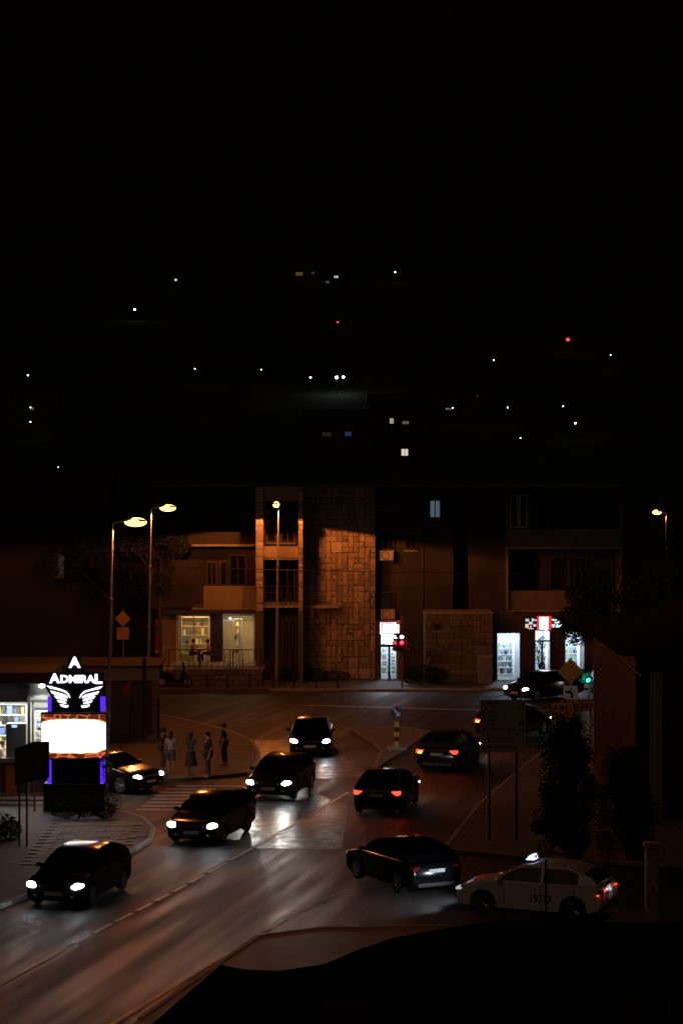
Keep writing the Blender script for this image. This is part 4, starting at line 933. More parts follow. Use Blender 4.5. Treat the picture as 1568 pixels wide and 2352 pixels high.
def car_meshes(style):
    if style in CARMESH: return CARMESH[style]
    p = STY[style]; L, W, H, wb, be = p['L'], p['W'], p['H'], p['wb'], p['belt']; h = L/2; xf = h-.84; xr = xf-wb; ar = .355; wz = .31
    arch = lambda cx: [(cx-ar*cos(t), wz+ar*sin(t)) for t in [pi*i/10 for i in range(11)]]
    def clipz(q): return [(x, max(z, .20)) for x, z in q]
    prof = [(-h+.14, .27), (xr-ar-.02, .21)] + clipz(arch(xr)) + [(xr+ar+.03, .19), (xf-ar-.03, .19)] + clipz(arch(xf)) + [(xf+ar+.02, .20), (h-.16, .22), (h-.05, .34), (h, .48), (h-.005, .60), (h-.05, .70), (h-.20, .80), (h-.55, be-.10), (h-1.0, be-.01), (h-1.2, be+.02),
            (0, be+.03), (-h+.6, be+.06), (-h+.22, be+.06), (-h+.07, be-.02), (-h+.02, .80), (-h, .62), (-h+.01, .46), (-h+.05, .36)]
    prof = prof                                          # clockwise/any: offset inward is positive on the left side
    w = W/2; rings = []; mb = MB()
    for (y, ins) in ((-w, .055), (-w+.025, .025), (-w+.075, .006), (-w+.15, 0), (w-.15, 0), (w-.075, .006), (w-.025, .025), (w, .055)):
        q = offs(prof, ins); k = len(mb.v)
        # nose and tail narrow in plan
        mb.v += [(x, y*(1-.10*max(0, (abs(x)-h+.55)/.55)**2), z) for x, z in q]; rings.append(k)
    n = len(prof)
    for a, b in zip(rings[:-1], rings[1:]):
        for i in range(n): j = (i+1) % n; mb.f.append((a+i, a+j, b+j, b+i))
    mb.f.append(tuple(range(rings[0], rings[0]+n))); mb.f.append(tuple(range(rings[-1]+n-1, rings[-1]-1, -1)))
    body = mb.mesh('body', 32)
    # greenhouse
    xa = h-1.12; rr = p['rear']; zb = be+.0
    gp = [(xa, zb), (xa-.42, zb+(H-zb)*.58), (xa-.74, H-.075), (xa-1.05, H-.02), (xa-1.5, H), (xa-2.05, H-.015), (-h+rr+.42, H-.085), (-h+rr+.20, H-.15), (-h+rr*.6+.05, zb+(H-zb)*.45), (-h+.16, zb+.05)]
    if style == 'van': gp = [(xa+.1, zb), (xa-.25, zb+(H-zb)*.55), (xa-.55, H-.08), (xa-.9, H-.01), (xa-1.6, H), (-h+.5, H-.01), (-h+.14, H-.05), (-h+.07, H-.2), (-h+.06, zb+.2), (-h+.10, zb+.05)]
    yb, yt = w-.05, w-.26
    yy = lambda z: yb+(yt-yb)*max(0, (z-zb))/(H-zb)
    mb = MB(); n = len(gp); rg = []
    for s, ins, dy in ((-1, .03, .0), (-1, .0, .05), (1, .0, .05), (1, .03, .0)):
        q = offs(gp, -ins) if False else gp; rg.append(len(mb.v))
        mb.v += [(x, s*(yy(z)-dy), z-(.018 if dy == 0 and z > H-.1 else 0)) for x, z in q]
    for a, b in zip(rg[:-1], rg[1:]):
        for i in range(n-1): mb.f.append((a+i, a+i+1, b+i+1, b+i))
    mb.f.append(tuple(range(rg[0], rg[0]+n))); mb.f.append(tuple(range(rg[-1]+n-1, rg[-1]-1, -1)))
    cabin = mb.mesh('cabin', 35)
    # glass: side windows split by the B pillar, windscreen, rear window
    def side(s, x0, x1):
        def top(x):
            for (a, b) in zip(gp[:-1], gp[1:]):
                if b[0] <= x <= a[0]: return a[1]+(b[1]-a[1])*(a[0]-x)/max(1e-6, a[0]-b[0])
            return zb
        xs = [x1-(x1-x0)*i/10 for i in range(11)]
        up = [(x, max(zb+.045, min(top(x)-.055, H-.085))) for x in xs]; lo = [(x0, zb+.04), (x1, zb+.04)]
        return [(x, s*(yy(z)+.006), z) for x, z in up+lo]
    gl = MB(); bpx = xa-1.42; rear_end = -h+rr+.30
    for s in (-1, 1):
        gl.poly(side(s, bpx+.05, xa-.14)); gl.poly(side(s, rear_end, bpx-.05))
    def slope(i0, i1, f0, f1, out):
        a, b = Vector(gp[i0]), Vector(gp[i1]); d = (b-a); nn = Vector((d.y, -d.x)).normalized()*out
        pa, pb = a+d*f0+nn, a+d*f1+nn
        gl.poly([(pa.x, -(yy(pa.y)-.07), pa.y), (pa.x, yy(pa.y)-.07, pa.y), (pb.x, yy(pb.y)-.07, pb.y), (pb.x, -(yy(pb.y)-.07), pb.y)])
    slope(0, 1, .10, 1.0, .007); slope(1, 2, 0, .86, .007)
    slope(7, 8, .12, 1.0, .007); slope(8, 9, 0, .75, .007)
    glassm = gl.mesh('window_glass')
    CARMESH[style] = (body, cabin, glassm, h, w, xf, xr, H, be, xa)
    return CARMESH[style]
WH = {}
def wheel_meshes():
    if WH: return WH
    WH['tyre'] = MB().lathe([(.20, -.09), (.29, -.10), (.31, -.07), (.315, 0), (.31, .07), (.29, .10), (.20, .09), (.20, -.09)], (0, 0, 0), 'y', 28).mesh('tyre', 40)
    r = MB().lathe([(.205, -.085), (.215, -.095), (.195, -.095), (.185, -.05), (.185, .08), (.205, .085)], (0, 0, 0), 'y', 28)
    for k in range(10):
        a = 2*pi*k/10+(.10 if k % 2 else -.10); p = Vector((cos(a), 0, sin(a)))
        r.tube((p.x*.04, -.075, p.z*.04), (p.x*.195, -.08, p.z*.195), .018, .014, 5)
    r.lathe([(0, -.10), (.045, -.095), (.055, -.06)], (0, 0, 0), 'y', 12)
    WH['rim'] = r.mesh('rim', 40)
    WH['disc'] = MB().lathe([(0, -.02), (.19, -.02), (.19, .0), (0, 0)], (0, 0, 0), 'y', 20).mesh('brake_disc', 40)
    return WH
def mo(name, me, m, parent, loc=(0, 0, 0), rot=(0, 0, 0)):
    o = bpy.data.objects.new(name, me); C.objects.link(o); o.parent = parent; o.location = loc; o.rotation_euler = rot
    if m: 
        me_m = o.data.materials
        if len(me_m) == 0: me_m.append(m)
        o.material_slots[0].link = 'OBJECT'; o.material_slots[0].material = m
    return o
def car(label, style, paint, front=None, heading=(0, -1), center=None, head=True, tail=False, beam=0, blink=None, group=None, warm=False, tail_power=6, brights=None, name='car'):
    body, cabin, glassm, h, w, xf, xr, H, be, xa = car_meshes(style)
    hd = Vector((heading[0], heading[1], 0)).normalized(); rz = atan2(hd.y, hd.x)
    c = Vector((center[0], center[1], 0)) if center else Vector((front[0], front[1], 0))-hd*h
    t = thing(name, label, 'car', (c.x, c.y, .006), rz, group)
    bo = mo('body', body, PAINT[paint], t); mo('cabin', cabin, PAINT[paint], t); mo('window_glass', glassm, M_CGLASS, t)
    wm = wheel_meshes()
    for X in (xf, xr):
        for s in (-1, 1):
            wt = mo('tyre', wm['tyre'], M_TYRE, None, (0, 0, 0)); 
            wt.name = 'wheel'; wt.parent = t; wt.location = (X, s*(w-.10), .315); wt.rotation_euler = (0, random.uniform(0, 1), 0 if s < 0 else pi)
            mo('rim', wm['rim'], M_RIM, wt); mo('brake_disc', wm['disc'], M_DARKST, wt)
    # arches are lined in black
    for X in (xf, xr): MB().box(X-.34, X+.34, -w+.25, w-.25, .17, .66).build('wheel_well', M_BLACK, t)
    hm = M_HEADON if head else M_HEADOFF
    if brights: hm = brights
    for s in (-1, 1):
        MB().ball((0, 0, 0), .20, .21, .085, 12, 8).build('headlight', hm, t, (h-.17, s*(w-.235), be-.285), (0, radians(14), -s*.55), smooth=180)
        MB().ball((0, 0, 0), .05, .07, .05, 10, 6).build('fog_lamp', M_HEADOFF, t, (h-.045, s*(w-.33), .38), smooth=180)
        tm = M_TAILON if tail else M_TAILOFF
        tl_ = MB().box(-.10, .10, -.15, .15, -.07, .07).build('tail_light', tm, t, (-h+.10, s*(w-.20), be-.13), (0, radians(-9), s*.32), bevel=.03)
        if blink and blink == s: MB().box(-.02, .02, -.07, .07, -.04, .04).build('indicator', M_AMBER, t, (-h+.0, s*(w-.22), be-.16), (0, 0, s*.32))
        MB().ball((0, 0, 0), .08, .11, .07, 10, 6).build('wing_mirror', PAINT[paint], t, (xa-.22, s*(w+.07), be+.06), smooth=180)
        for X in (xa-1.25, xa-2.2): MB().box(-.09, .09, -.012, .012, -.014, .014).build('door_handle', PAINT[paint], t, (X, s*(w+.012), be-.12), bevel=.006)
        for X in (xa-.35, xa-1.42, xa-2.38): MB().box(-.006, .006, -.004, .004, -.33, .33).build('door_seam', M_BLACK, t, (X, s*(w+.0005), be-.38))
    MB().box(-.012, .012, -.26, .26, -.055, .055).build('number_plate', M_PLATE, t, (h-.002, 0, .46)); MB().box(-.012, .012, -.26, .26, -.055, .055).build('number_plate', M_PLATE, t, (-h+.012, 0, .74), (0, radians(-6), 0))
    MB().box(-.02, .02, -.42, .42, -.06, .06).build('grille', M_BLACK, t, (h-.028, 0, .63), bevel=.01); MB().box(-.03, .03, -.5, .5, -.05, .05).build('lower_grille', M_BLACK, t, (h-.03, 0, .33), bevel=.01)
    MB().box(-.03, .03, -.62, .62, -.06, .06).build('rear_valance', M_BLACK, t, (-h+.05, 0, .33), bevel=.02)
    if beam:
        for s in (-1, 1): shape_light(lamp('headlight_beam', 'SPOT', (h+.08, s*(w-.25), be-.29), beam, (1, .92, .80) if not warm else (1, .88, .7), t, aim((1, 0, 0)), size=.06, spot=54, blend=1.0), 'dipped')
    if tail and tail_power:
        for s in (-1, 1): lamp('tail_glow', 'SPOT', (-h-.10, s*(w-.2), be-.13), tail_power, (1, .03, .015), t, aim((-1, 0, -.25)), size=.06, spot=140, blend=.6)
    return t
BEAM = 170
GT = 'cars driving on the bend with lights on'
car('dark grey hatchback with headlights on, nearest of the queue at the left edge', 'hatch', 'grey', (-8.15, 65.0), (-.25, -.97), beam=BEAM, group=GT)
car('black estate car with headlights on, second in the oncoming queue', 'wagon', 'black', (-4.95, 75.6), (-.26, -.965), beam=BEAM, group=GT)
car('dark hatchback with headlights on facing the viewer, over the asphalt patch', 'hatch', 'grey', (-2.75, 85.6), (-.22, -.975), beam=BEAM*6, group=GT)
car('blue hatchback with headlights on rounding the bend beside the traffic island', 'hatch', 'blue', (-1.35, 98.2), (-.02, -1), beam=BEAM, group=GT)
GR = 'cars driving away with red tail lights'
def away(label, style, paint, rear, heading, **k):
    hd = Vector(heading).normalized(); L = STY[style]['L']
    return car(label, style, paint, (rear[0]+hd.x*L, rear[1]+hd.y*L), heading, tail=True, group=GR, **k)
away('dark hatchback driving away, its red tail lights nearest to the centre line', 'hatch', 'black', (1.25, 82.0), (.20, .98), beam=60, tail_power=5)
away('dark estate car driving away with its left indicator flashing beside the traffic island', 'wagon', 'grey', (3.85, 93.4), (.27, .96), beam=60, blink=1, tail_power=5)
away('red hatchback driving away behind the direction board', 'hatch', 'red', (6.75, 104.2), (.55, .83), beam=60, blink=1, tail_power=5)
# parked and waiting cars that the photograph shows
car('black hatchback with one headlight lit nosing out from behind the pylon', 'hatch', 'black', (-7.25, 87.7), (.83, -.56), beam=40, brights=glow('headlight_dim', (1, .97, .9), 9))
car('black estate car with headlights on before the corner shop', 'wagon', 'black', (9.05, 120.6), (-.74, -.67), beam=60, brights=glow('headlight_warm', (1, .9, .72), 14))
car('dark car with one glaring headlight at the right house corner', 'hatch', 'grey', (14.25, 121.6), (-.06, -1), beam=8, warm=True, brights=glow('headlight_glare', (1, .85, .65), 16))
bk = car('black hatchback waiting at the side road, its rear lit by the taxi', 'hatch', 'black', None, (-.45, .89), (1.82, 69.0), head=False)
hT = Vector((-.92, .39, 0)).normalized()
tx = car('white taxi with a number on its door and a glowing roof sign', 'hatch', 'white', None, (hT.x, hT.y), (5.50, 64.66), head=False, brights=mat('headlight_parking', (.3, .3, .32), .2, emit=(.7, .8, 1), estr=.55))
body, cabin, glassm, h, w, xf, xr, H, be, xa = car_meshes('hatch')
for s in (-1, 1): lamp('headlight_beam', 'SPOT', (h+.06, s*(w-.25), be-.27), 75, (.80, .88, 1), tx, aim((1, .1, -.05)), size=.05, spot=125, blend=.6)
rs = MB().prism([(-.13, -.21, 0), (.13, -.21, 0), (.02, -.21, .13), (-.08, -.21, .14)], (0, .42, 0)).build('roof_sign', glow('roof_sign_glow', (.62, .68, 1), 1.6), tx, (.15, 0, H+.02), bevel=.02)
MB().box(-.14, .14, -.23, .23, -.03, 0).build('roof_sign_base', M_BLACK, tx, (.15, 0, H+.018))
text('TAXI', .10, M_INK, tx, (.15-.115, 0, H+.10), (pi/2, 0, -pi/2), ext=.004, name='roof_sign_lettering')
text('19737', .26, M_INK, tx, (-.38, w+.004, .55), (pi/2, 0, pi), ext=.003, off=.004, name='door_number', width=.62, height=.235)
for o in [q for q in tx.children if q.name.startswith('tail_light')]: o.data.materials[0] = M_TAILOFF
for s in (-1, 1):
    mb = MB(); q = [(-h-.005, s*(w-.42), be-.09), (-h+.02, s*(w-.26), be-.11), (-h+.05, s*(w-.12), be-.17), (-h+.14, s*(w-.03), be-.20)]
    mb.path(q, .018, 6); mb.build('tail_light_strip', glow('taxi_tail', (1, .05, .02), 4), tx)
    lamp('tail_glow', 'POINT', (-h-.12, s*(w-.25), be-.12), .15, (1, .05, .02), tx, size=.04)
    MB().box(-.015, .015, -.16, .16, -.02, .02).build('reflector', mat('dark_reflector', (.10, .01, .01), .3), tx, (-h+.015, s*(w-.28), .46), (0, 0, s*.2))
lamp('plate_light', 'POINT', (-h-.05, 0, .86), .6, (.8, .85, 1), tx, size=.03)
# ---- motorbike at the terrace foot
mk = thing('motor_scooter', 'dark scooter with top case parked before the cafe terrace', 'scooter', gr(402, 1566, .0), radians(-8)); MK = PAINT['black']
mk.location = (at(402, 1566, 126.9).x, 126.9, .13)
for X in (-.72, .72):
    o = MB().lathe([(.18, -.06), (.27, -.06), (.30, 0), (.27, .06), (.18, .06), (.18, -.06)], (0, 0, 0), 'y', 20).build('wheel', M_TYRE, mk, (X, 0, .30), smooth=40); MB().lathe([(0, -.03), (.18, -.04), (.18, .04), (0, .03)], (0, 0, 0), 'y', 14).build('rim', M_RIM, o)
MB().prism([(-.85, -.15, .55), (-.35, -.15, .35), (.2, -.15, .25), (.45, -.15, .30), (.55, -.15, .9), (.42, -.15, .95), (.30, -.15, .45), (.0, -.15, .42), (-.15, -.15, .72), (-.85, -.15, .76)], (0, .30, 0)).build('body', MK, mk, bevel=.04)
MB().prism([(-.80, -.14, .77), (-.1, -.14, .74), (-.05, -.14, .80), (-.35, -.14, .86), (-.8, -.14, .90)], (0, .28, 0)).build('seat', M_BLACK, mk, bevel=.03)
MB().tube((.72, 0, .30), (.48, 0, 1.0), .04).build('fork', M_DARKST, mk); MB().tube((.47, -.36, 1.05), (.47, .36, 1.05), .02).build('handlebar', M_DARKST, mk)
MB().prism([(.50, -.2, .95), (.58, -.2, 1.0), (.46, -.2, 1.42), (.44, -.2, 1.42)], (0, .4, 0)).build('windscreen', M_CGLASS, mk); MB().box(-1.05, -.68, -.2, .2, .95, 1.25).build('top_case', M_BLACK, mk, bevel=.05)
MB().ball((0, 0, 0), .07, .09, .07).build('headlight', M_HEADOFF, mk, (.60, 0, .92)); MB().box(.48, .96, -.07, .07, .60, .64).build('mudguard', MK, mk, bevel=.02)
hl = thing('helmet', 'orange tinted crash helmet lying on the scooter seat', 'helmet', mk.location + Vector((-.25, -.02, .86))); MB().ball((0, 0, .13), .14, .13, .14, 14, 10).build('shell', mat('helmet_shell', (.6, .35, .22), .3, coat=.5), hl, smooth=180); MB().box(.06, .135, -.09, .09, .09, .17).build('visor', M_CGLASS, hl)
# ================================================================ PEOPLE
SKIN = mat('skin', (.42, .25, .17), .6); HAIR = mat('dark_hair', (.02, .015, .012), .6)
def skinned(name, verts, edges, radii, m, parent, root=0):
    me = bpy.data.meshes.new(name); me.from_pydata(verts, edges, []); o = bpy.data.objects.new(name, me); C.objects.link(o)
    o.parent = parent; me.materials.append(m)
    sk = o.modifiers.new('skin', 'SKIN'); sk.use_smooth_shade = True
    for i, r in enumerate(radii): me.skin_vertices[0].data[i].radius = (r, r) if not isinstance(r, tuple) else r
    me.skin_vertices[0].data[root].use_root = True
    sb_ = o.modifiers.new('sub', 'SUBSURF'); sb_.levels = 1; sb_.render_levels = 1
    return o
def person(label, loc, rz, top, legs, hair_len=.0, sit=False, arms='down', short=True, skirt=False, scale=1.0):
    t = thing('person', label, 'person', loc, rz); t.scale = (scale,)*3
    # faces -Y in its own frame
    if sit:
        J = dict(pel=(0, 0, .78), ab=(0, .0, .95), ch=(0, -.04, 1.16), nk=(0, -.06, 1.32), hd=(0, -.10, 1.42), ht=(0, -.11, 1.54),
                 hl=(.09, 0, .78), kl=(.12, -.40, .76), al=(.12, -.36, .34), fl=(.12, -.48, .30), hr=(-.09, 0, .78), kr=(-.12, -.40, .76), ar=(-.12, -.36, .34), fr=(-.12, -.48, .30))
    else:
        J = dict(pel=(0, 0, .93), ab=(0, 0, 1.08), ch=(0, .0, 1.30), nk=(0, .0, 1.47), hd=(0, -.02, 1.56), ht=(0, -.02, 1.68),
                 hl=(.09, 0, .90), kl=(.10, -.03, .49), al=(.10, .02, .09), fl=(.11, -.14, .035), hr=(-.09, 0, .90), kr=(-.11, .03, .49), ar=(-.12, .08, .09), fr=(-.13, -.06, .035))
    c = J['ch']; sh = c[2]+.10
    if arms == 'table': A = [(.17, c[1], sh), (.24, c[1]-.14, sh-.26), (.10, c[1]-.36, sh-.30), (.06, c[1]-.43, sh-.29)]
    elif arms == 'front': A = [(.17, c[1], sh), (.22, c[1]+.03, sh-.28), (.12, c[1]-.18, sh-.36), (.07, c[1]-.24, sh-.34)]
    else: A = [(.17, c[1], sh), (.22, c[1]+.03, sh-.29), (.23, c[1]-.05, sh-.54), (.23, c[1]-.08, sh-.63)]
    keys = ['pel', 'ab', 'ch', 'nk', 'hd', 'ht', 'hl', 'kl', 'al', 'fl', 'hr', 'kr', 'ar', 'fr']; V = [J[k] for k in keys]
    E = [(0, 1), (1, 2), (2, 3), (3, 4), (4, 5), (0, 6), (6, 7), (7, 8), (8, 9), (0, 10), (10, 11), (11, 12), (12, 13)]
    Rd = [(.14, .11), (.125, .10), (.16, .11), .055, .085, .07, .085, .058, .04, .035, .085, .058, .04, .035]
    nose = len(V); V.append((J['hd'][0], J['hd'][1]-.10, J['hd'][2]-.005)); Rd.append(.02); E.append((4, nose))
    for s in (1, -1):
        k = len(V); V += [(s*a[0], a[1], a[2]) for a in A]; E += [(2, k), (k, k+1), (k+1, k+2), (k+2, k+3)]; Rd += [.055, .042, .032, .034]
        hx = V[k+3]; d = Vector(hx)-Vector(V[k+2]); d.normalize()
        for q in range(4):                           # four fingers and a thumb
            f = Vector(hx)+d*.05+Vector((0, (q-1.5)*.018, 0)); V.append(tuple(f)); Rd.append(.010); E.append((k+3, len(V)-1)); V.append(tuple(f+d*(.035+.01*(q in (1, 2))))); Rd.append(.008); E.append((len(V)-2, len(V)-1))
        V.append(tuple(Vector(hx)+Vector((-s*.03, -.035, -.02)))); Rd.append(.011); E.append((k+3, len(V)-1))
    skinned('body', V, E, Rd, SKIN, t)
    ba = A[1]
    tv = [J['pel'], J['ab'], (c[0], c[1], c[2]+.0), (c[0], c[1], c[2]+.12), (.17, c[1], sh), (-.17, c[1], sh), tuple(Vector(A[0]).lerp(Vector(ba), .75 if short else 1)), None]
    tv[7] = (-tv[6][0], tv[6][1], tv[6][2])
    skinned('shirt', tv, [(0, 1), (1, 2), (2, 3), (2, 4), (2, 5), (4, 6), (5, 7)], [(.165, .13), (.15, .125), (.185, .135), (.07, .07), .075, .075, .062, .062], top, t)
    if skirt:
        MB().lathe([(.16, .98), (.18, .85), (.23, .60), (.27, .38), (.26, .38)], n=14).build('dress', legs, t, smooth=60)
    else:
        lv = [J['pel'], J['hl'], J['kl'], J['hr'], J['kr']]; le = [(0, 1), (1, 2), (0, 3), (3, 4)]; lr_ = [(.16, .13), .10, .082, .10, .082]
        if not short or sit: lv += [J['al'], J['ar']]; le += [(2, 5), (4, 6)]; lr_ += [.062, .062]
        skinned('trousers', lv, le, lr_, legs, t)
    hx, hy, hz_ = J['hd']; MB().ball((hx, hy+.025, hz_+.055), .098, .11, .105, 14, 10).build('hair', HAIR, t, smooth=180)
    if hair_len: MB().ball((hx, hy+.09, hz_-hair_len*.4), .085, .045, hair_len, 12, 8).build('hair_tail', HAIR, t, smooth=180)
    for s in (1, -1):
        f = J['fl'] if s > 0 else J['fr']; MB().ball((f[0], f[1]+.05, f[2]-.0), .05, .13, .045, 12, 6).build('shoe', mat('pale_shoe', (.35, .33, .3), .7), t, smooth=180)
    return t
cg = lambda n, c: mat('cloth_'+n, c, .85)
p1 = gr(393, 1777, .12); person('person in a pale grey top and shorts waiting at the corner', p1, radians(170), cg('pale_grey', (.36, .36, .34)), cg('denim', (.10, .11, .14)), hair_len=.15)
p2 = gr(439, 1780, .12); person('person in a long dark dress standing right of the grey top', p2, radians(150), cg('charcoal', (.06, .05, .06)), cg('maroon', (.05, .025, .03)), skirt=True, hair_len=.2)
p3 = gr(477, 1786, .12); person('tall person in dark clothes nearest to the zebra crossing', p3, radians(-60), cg('black', (.02, .02, .022)), cg('dark_grey', (.05, .05, .055)), short=False, scale=1.07)
p4 = gr(515, 1756, .12); person('person in black standing closest to the curved kerb', p4, radians(-100), cg('black', (.02, .02, .022)), cg('navy', (.02, .025, .04)), short=False)
p5 = gr(376, 1768, .12); person('person in dark shirt half hidden behind the grey top', p5, radians(120), cg('brown', (.05, .035, .03)), cg('dark_grey', (.05, .05, .055)), short=False)
person('cafe guest in a pale shirt seated left at the terrace table', (xp(441), 128.55, TZ), radians(90), cg('salmon', (.40, .24, .18)), cg('dark_grey', (.05, .05, .055)), sit=True, arms='table')
person('cafe guest in a white shirt leaning over the right of the terrace table', (xp(481), 128.55, TZ), radians(-90), cg('white', (.62, .55, .48)), cg('black', (.02, .02, .022)), sit=True, arms='table')
person('shop keeper in a white shirt inside the kiosk at the left edge', (at(7, 1742, YK+1.2).x, YK+1.2, .24), radians(60), cg('white', (.62, .55, .48)), cg('dark_grey', (.05, .05, .055)), short=True, arms='front', scale=1.05)
# ================================================================ TREES AND SHRUBS
M_BARK = mat('bark', (.06, .045, .035), .95, bump=(15, .6, .03))
M_LEAF = [mat('leaf_dark', (.02, .03, .012), .9, spec=0.0), mat('leaf_mid', (.035, .05, .018), .9, spec=0.0), mat('leaf_olive', (.06, .06, .024), .9, spec=0.0)]
def leaves(n, blobs, size, rnd, push=.45):
    mb = MB()
    for _ in range(n):
        c, r = rnd.choice(blobs)
        while True:
            d = Vector((rnd.uniform(-1, 1), rnd.uniform(-1, 1), rnd.uniform(-1, 1)))
            if .0 < d.length <= 1: break
        d = d*(d.length**-push)                       # towards the outside of the clump
        p = Vector(c)+Vector((d.x*r[0], d.y*r[1], d.z*r[2]))
        a = Vector((rnd.gauss(0, 1), rnd.gauss(0, 1), rnd.gauss(0, .6))).normalized(); b = a.orthogonal().normalized(); b.rotate(Matrix.Rotation(rnd.uniform(0, 6.28), 3, a))
        s = size*rnd.uniform(.6, 1.4); u = a*s; v = b*s*.45
        mb.poly([p-u*.5, p+v*.5, p+u*.5, p-v*.5])
    return mb
def tree(name, label, cat, base, blobs, n, size, seed, mi=0, limbs=True, trunk=.16, group=None, push=.45):
    rnd = random.Random(seed); t = thing(name, label, cat, base, 0, group)
    zmin = min(c[2]-r[2]*.6 for c, r in blobs); zc = sum(c[2] for c, r in blobs)/len(blobs); cx = sum(c[0] for c, r in blobs)/len(blobs); cy = sum(c[1] for c, r in blobs)/len(blobs)
    fork = Vector((cx*.4, cy*.4, max(.3, zmin)))
    tr = MB().tube((0, 0, 0), (fork.x*.5, fork.y*.5, fork.z*.5), trunk, trunk*.8, 8).tube((fork.x*.5, fork.y*.5, fork.z*.5), fork, trunk*.8, trunk*.65, 8)
    if limbs:
        for c, r in blobs:
            m = fork.lerp(Vector(c), .55)+Vector((rnd.uniform(-.2, .2), rnd.uniform(-.2, .2), .15)); tr.tube(fork, m, trunk*.5, trunk*.3, 6).tube(m, c, trunk*.3, trunk*.08, 6)
    tr.build('trunk', M_BARK, t, smooth=60)
    me = leaves(n, blobs, size, rnd, push); o = bpy.data.objects.new('crown', bpy.data.meshes.new('crown')); o.data.from_pydata(me.v, [], me.f); C.objects.link(o); o.parent = t
    for m in M_LEAF: o.data.materials.append(m)
    for p in o.data.polygons: p.material_index = (mi if rnd.random() < .7 else rnd.randrange(3))
    return t
def blobs_in(center, rad, k, br, rnd):
    out = []
    for _ in range(k):
        d = Vector((rnd.gauss(0, .5), rnd.gauss(0, .5), rnd.gauss(0, .5)))
        if d.length > 1: d.normalize()
        s = br*rnd.uniform(.7, 1.25); out.append(((center[0]+d.x*rad[0], center[1]+d.y*rad[1], center[2]+d.z*rad[2]), (s, s, s*.85)))
    return out
rn = random.Random(21)
tree('broadleaf_tree', 'dark round crowned tree covering the right window of the corner shop', 'tree', (12.6, 112.8, .12), blobs_in((-.2, 0, 5.3), (1.7, 1.4, 1.4), 18, .85, rn), 15000, .13, 1, 0)
tree('broadleaf_tree', 'larger dark tree behind the right house roof', 'tree', (16.6, 118, .1), blobs_in((0, 0, 5.6), (3.2, 2.5, 2.0), 22, 1.2, rn), 16000, .16, 2, 0)
tree('broadleaf_tree', 'tree with orange lit leaves below the far right street lamp', 'tree', (22.3, 150, 0), blobs_in((0, 0, 5.0), (2.4, 2, 1.6), 16, .9, rn), 9000, .2, 3, 2)
tree('broadleaf_tree', 'small lit tree cut by the right picture edge', 'tree', (24.6, 152, 0), blobs_in((0, 0, 5.5), (1.8, 2, 1.8), 12, .9, rn), 6000, .2, 4, 2)
tree('broadleaf_tree', 'tall dim tree between the two left street lamps', 'tree', (-13.5, 134, .1), blobs_in((0, 0, 7.0), (2.6, 2.2, 2.4), 20, 1.1, rn), 14000, .18, 5, 1)
tree('broadleaf_tree', 'dim tree in front of the left end of the apartment block', 'tree', (-10.3, 130.6, .1), blobs_in((0, 0, 7.2), (1.7, 1.2, 1.7), 14, .8, rn), 9000, .16, 6, 1)
def column_blobs(h, r, k, rnd):
    out = []
    for _ in range(k):
        t_ = rnd.random(); z = h*(.08+.9*t_); w_ = r*(1-.55*max(0, t_-.45)/.55)*rnd.uniform(.2, 1); a_ = rnd.uniform(0, 2*pi); q = rnd.uniform(.18, .42)
        out.append(((w_*cos(a_), w_*sin(a_)*.8, z), (q, q, q*rnd.uniform(1.0, 1.9))))
    return out
tree('tall_shrub', 'tall black shrub right of the direction board', 'shrub', (7.0, 71.5, .12), column_blobs(4.6, 1.05, 90, rn), 52000, .06, 7, 0, limbs=True, trunk=.05, push=.1)
tree('tall_shrub', 'lower black shrub between tall shrub and dark house', 'shrub', (9.0, 72.5, .12), column_blobs(3.4, 1.0, 70, rn), 34000, .06, 8, 0, limbs=True, trunk=.05, push=.1)
tree('hedge_bush', 'low dark bush at the foot of the stone tower', 'bush', (at(690, 1570, 130.9).x, 130.5, .13), [((-.8, 0, .35), (.7, .5, .4)), ((0, 0, .45), (.8, .5, .5)), ((.9, 0, .35), (.8, .5, .4)), ((2, 0, .3), (.9, .5, .3))], 4000, .09, 9, 0, limbs=False, trunk=.05)
tree('hedge_bush', 'dark bush in front of the stone annex', 'bush', (at(968, 1570, 128.6).x, 128.6, .13), [((0, 0, .55), (.9, .6, .6)), ((-.6, 0, .5), (.6, .5, .5)), ((.8, 0, .5), (.7, .5, .5))], 3500, .09, 10, 0, limbs=False, trunk=.05)
tree('potted_plant', 'leafy plant standing before the glass door of the corner shop', 'plant', (at(1240, 1570, 130.4).x, 130.4, .13), [((0, 0, 1.3), (.30, .25, .5)), ((-.15, 0, 1.9), (.28, .2, .35)), ((.15, 0, 2.2), (.3, .2, .35)), ((.1, 0, .8), (.2, .2, .3))], 700, .11, 11, 0, trunk=.03)
tree('hedge_bush', 'scruffy brownish bush at the lower left below the kiosk steps', 'bush', gr(-6, 1925, .12), [((0, 0, .4), (.7, .6, .5)), ((-.5, 0, .8), (.6, .5, .6)), ((.45, -.1, .3), (.4, .4, .35))], 2500, .10, 12, 2, limbs=False, trunk=.04)
tree('flower_bush', 'slender bush growing against the right side of the pylon', 'bush', (at(250, 1868, 82.2).x, 82.2, .12), [((0, 0, .6), (.30, .25, .6)), ((.05, 0, 1.4), (.28, .2, .4)), ((-.1, 0, 1.8), (.22, .2, .25)), ((.2, 0, .4), (.3, .3, .4))], 1500, .07, 13, 1, trunk=.03)
tree('flower_bush', 'dark planting before the foot of the pylon', 'bush', (at(180, 1890, 80.5).x, 80.6, .12), [((-.5, 0, .35), (.5, .35, .35)), ((.3, 0, .45), (.55, .35, .4)), ((.9, 0, .3), (.4, .3, .3))], 2200, .08, 14, 0, limbs=False, trunk=.04)
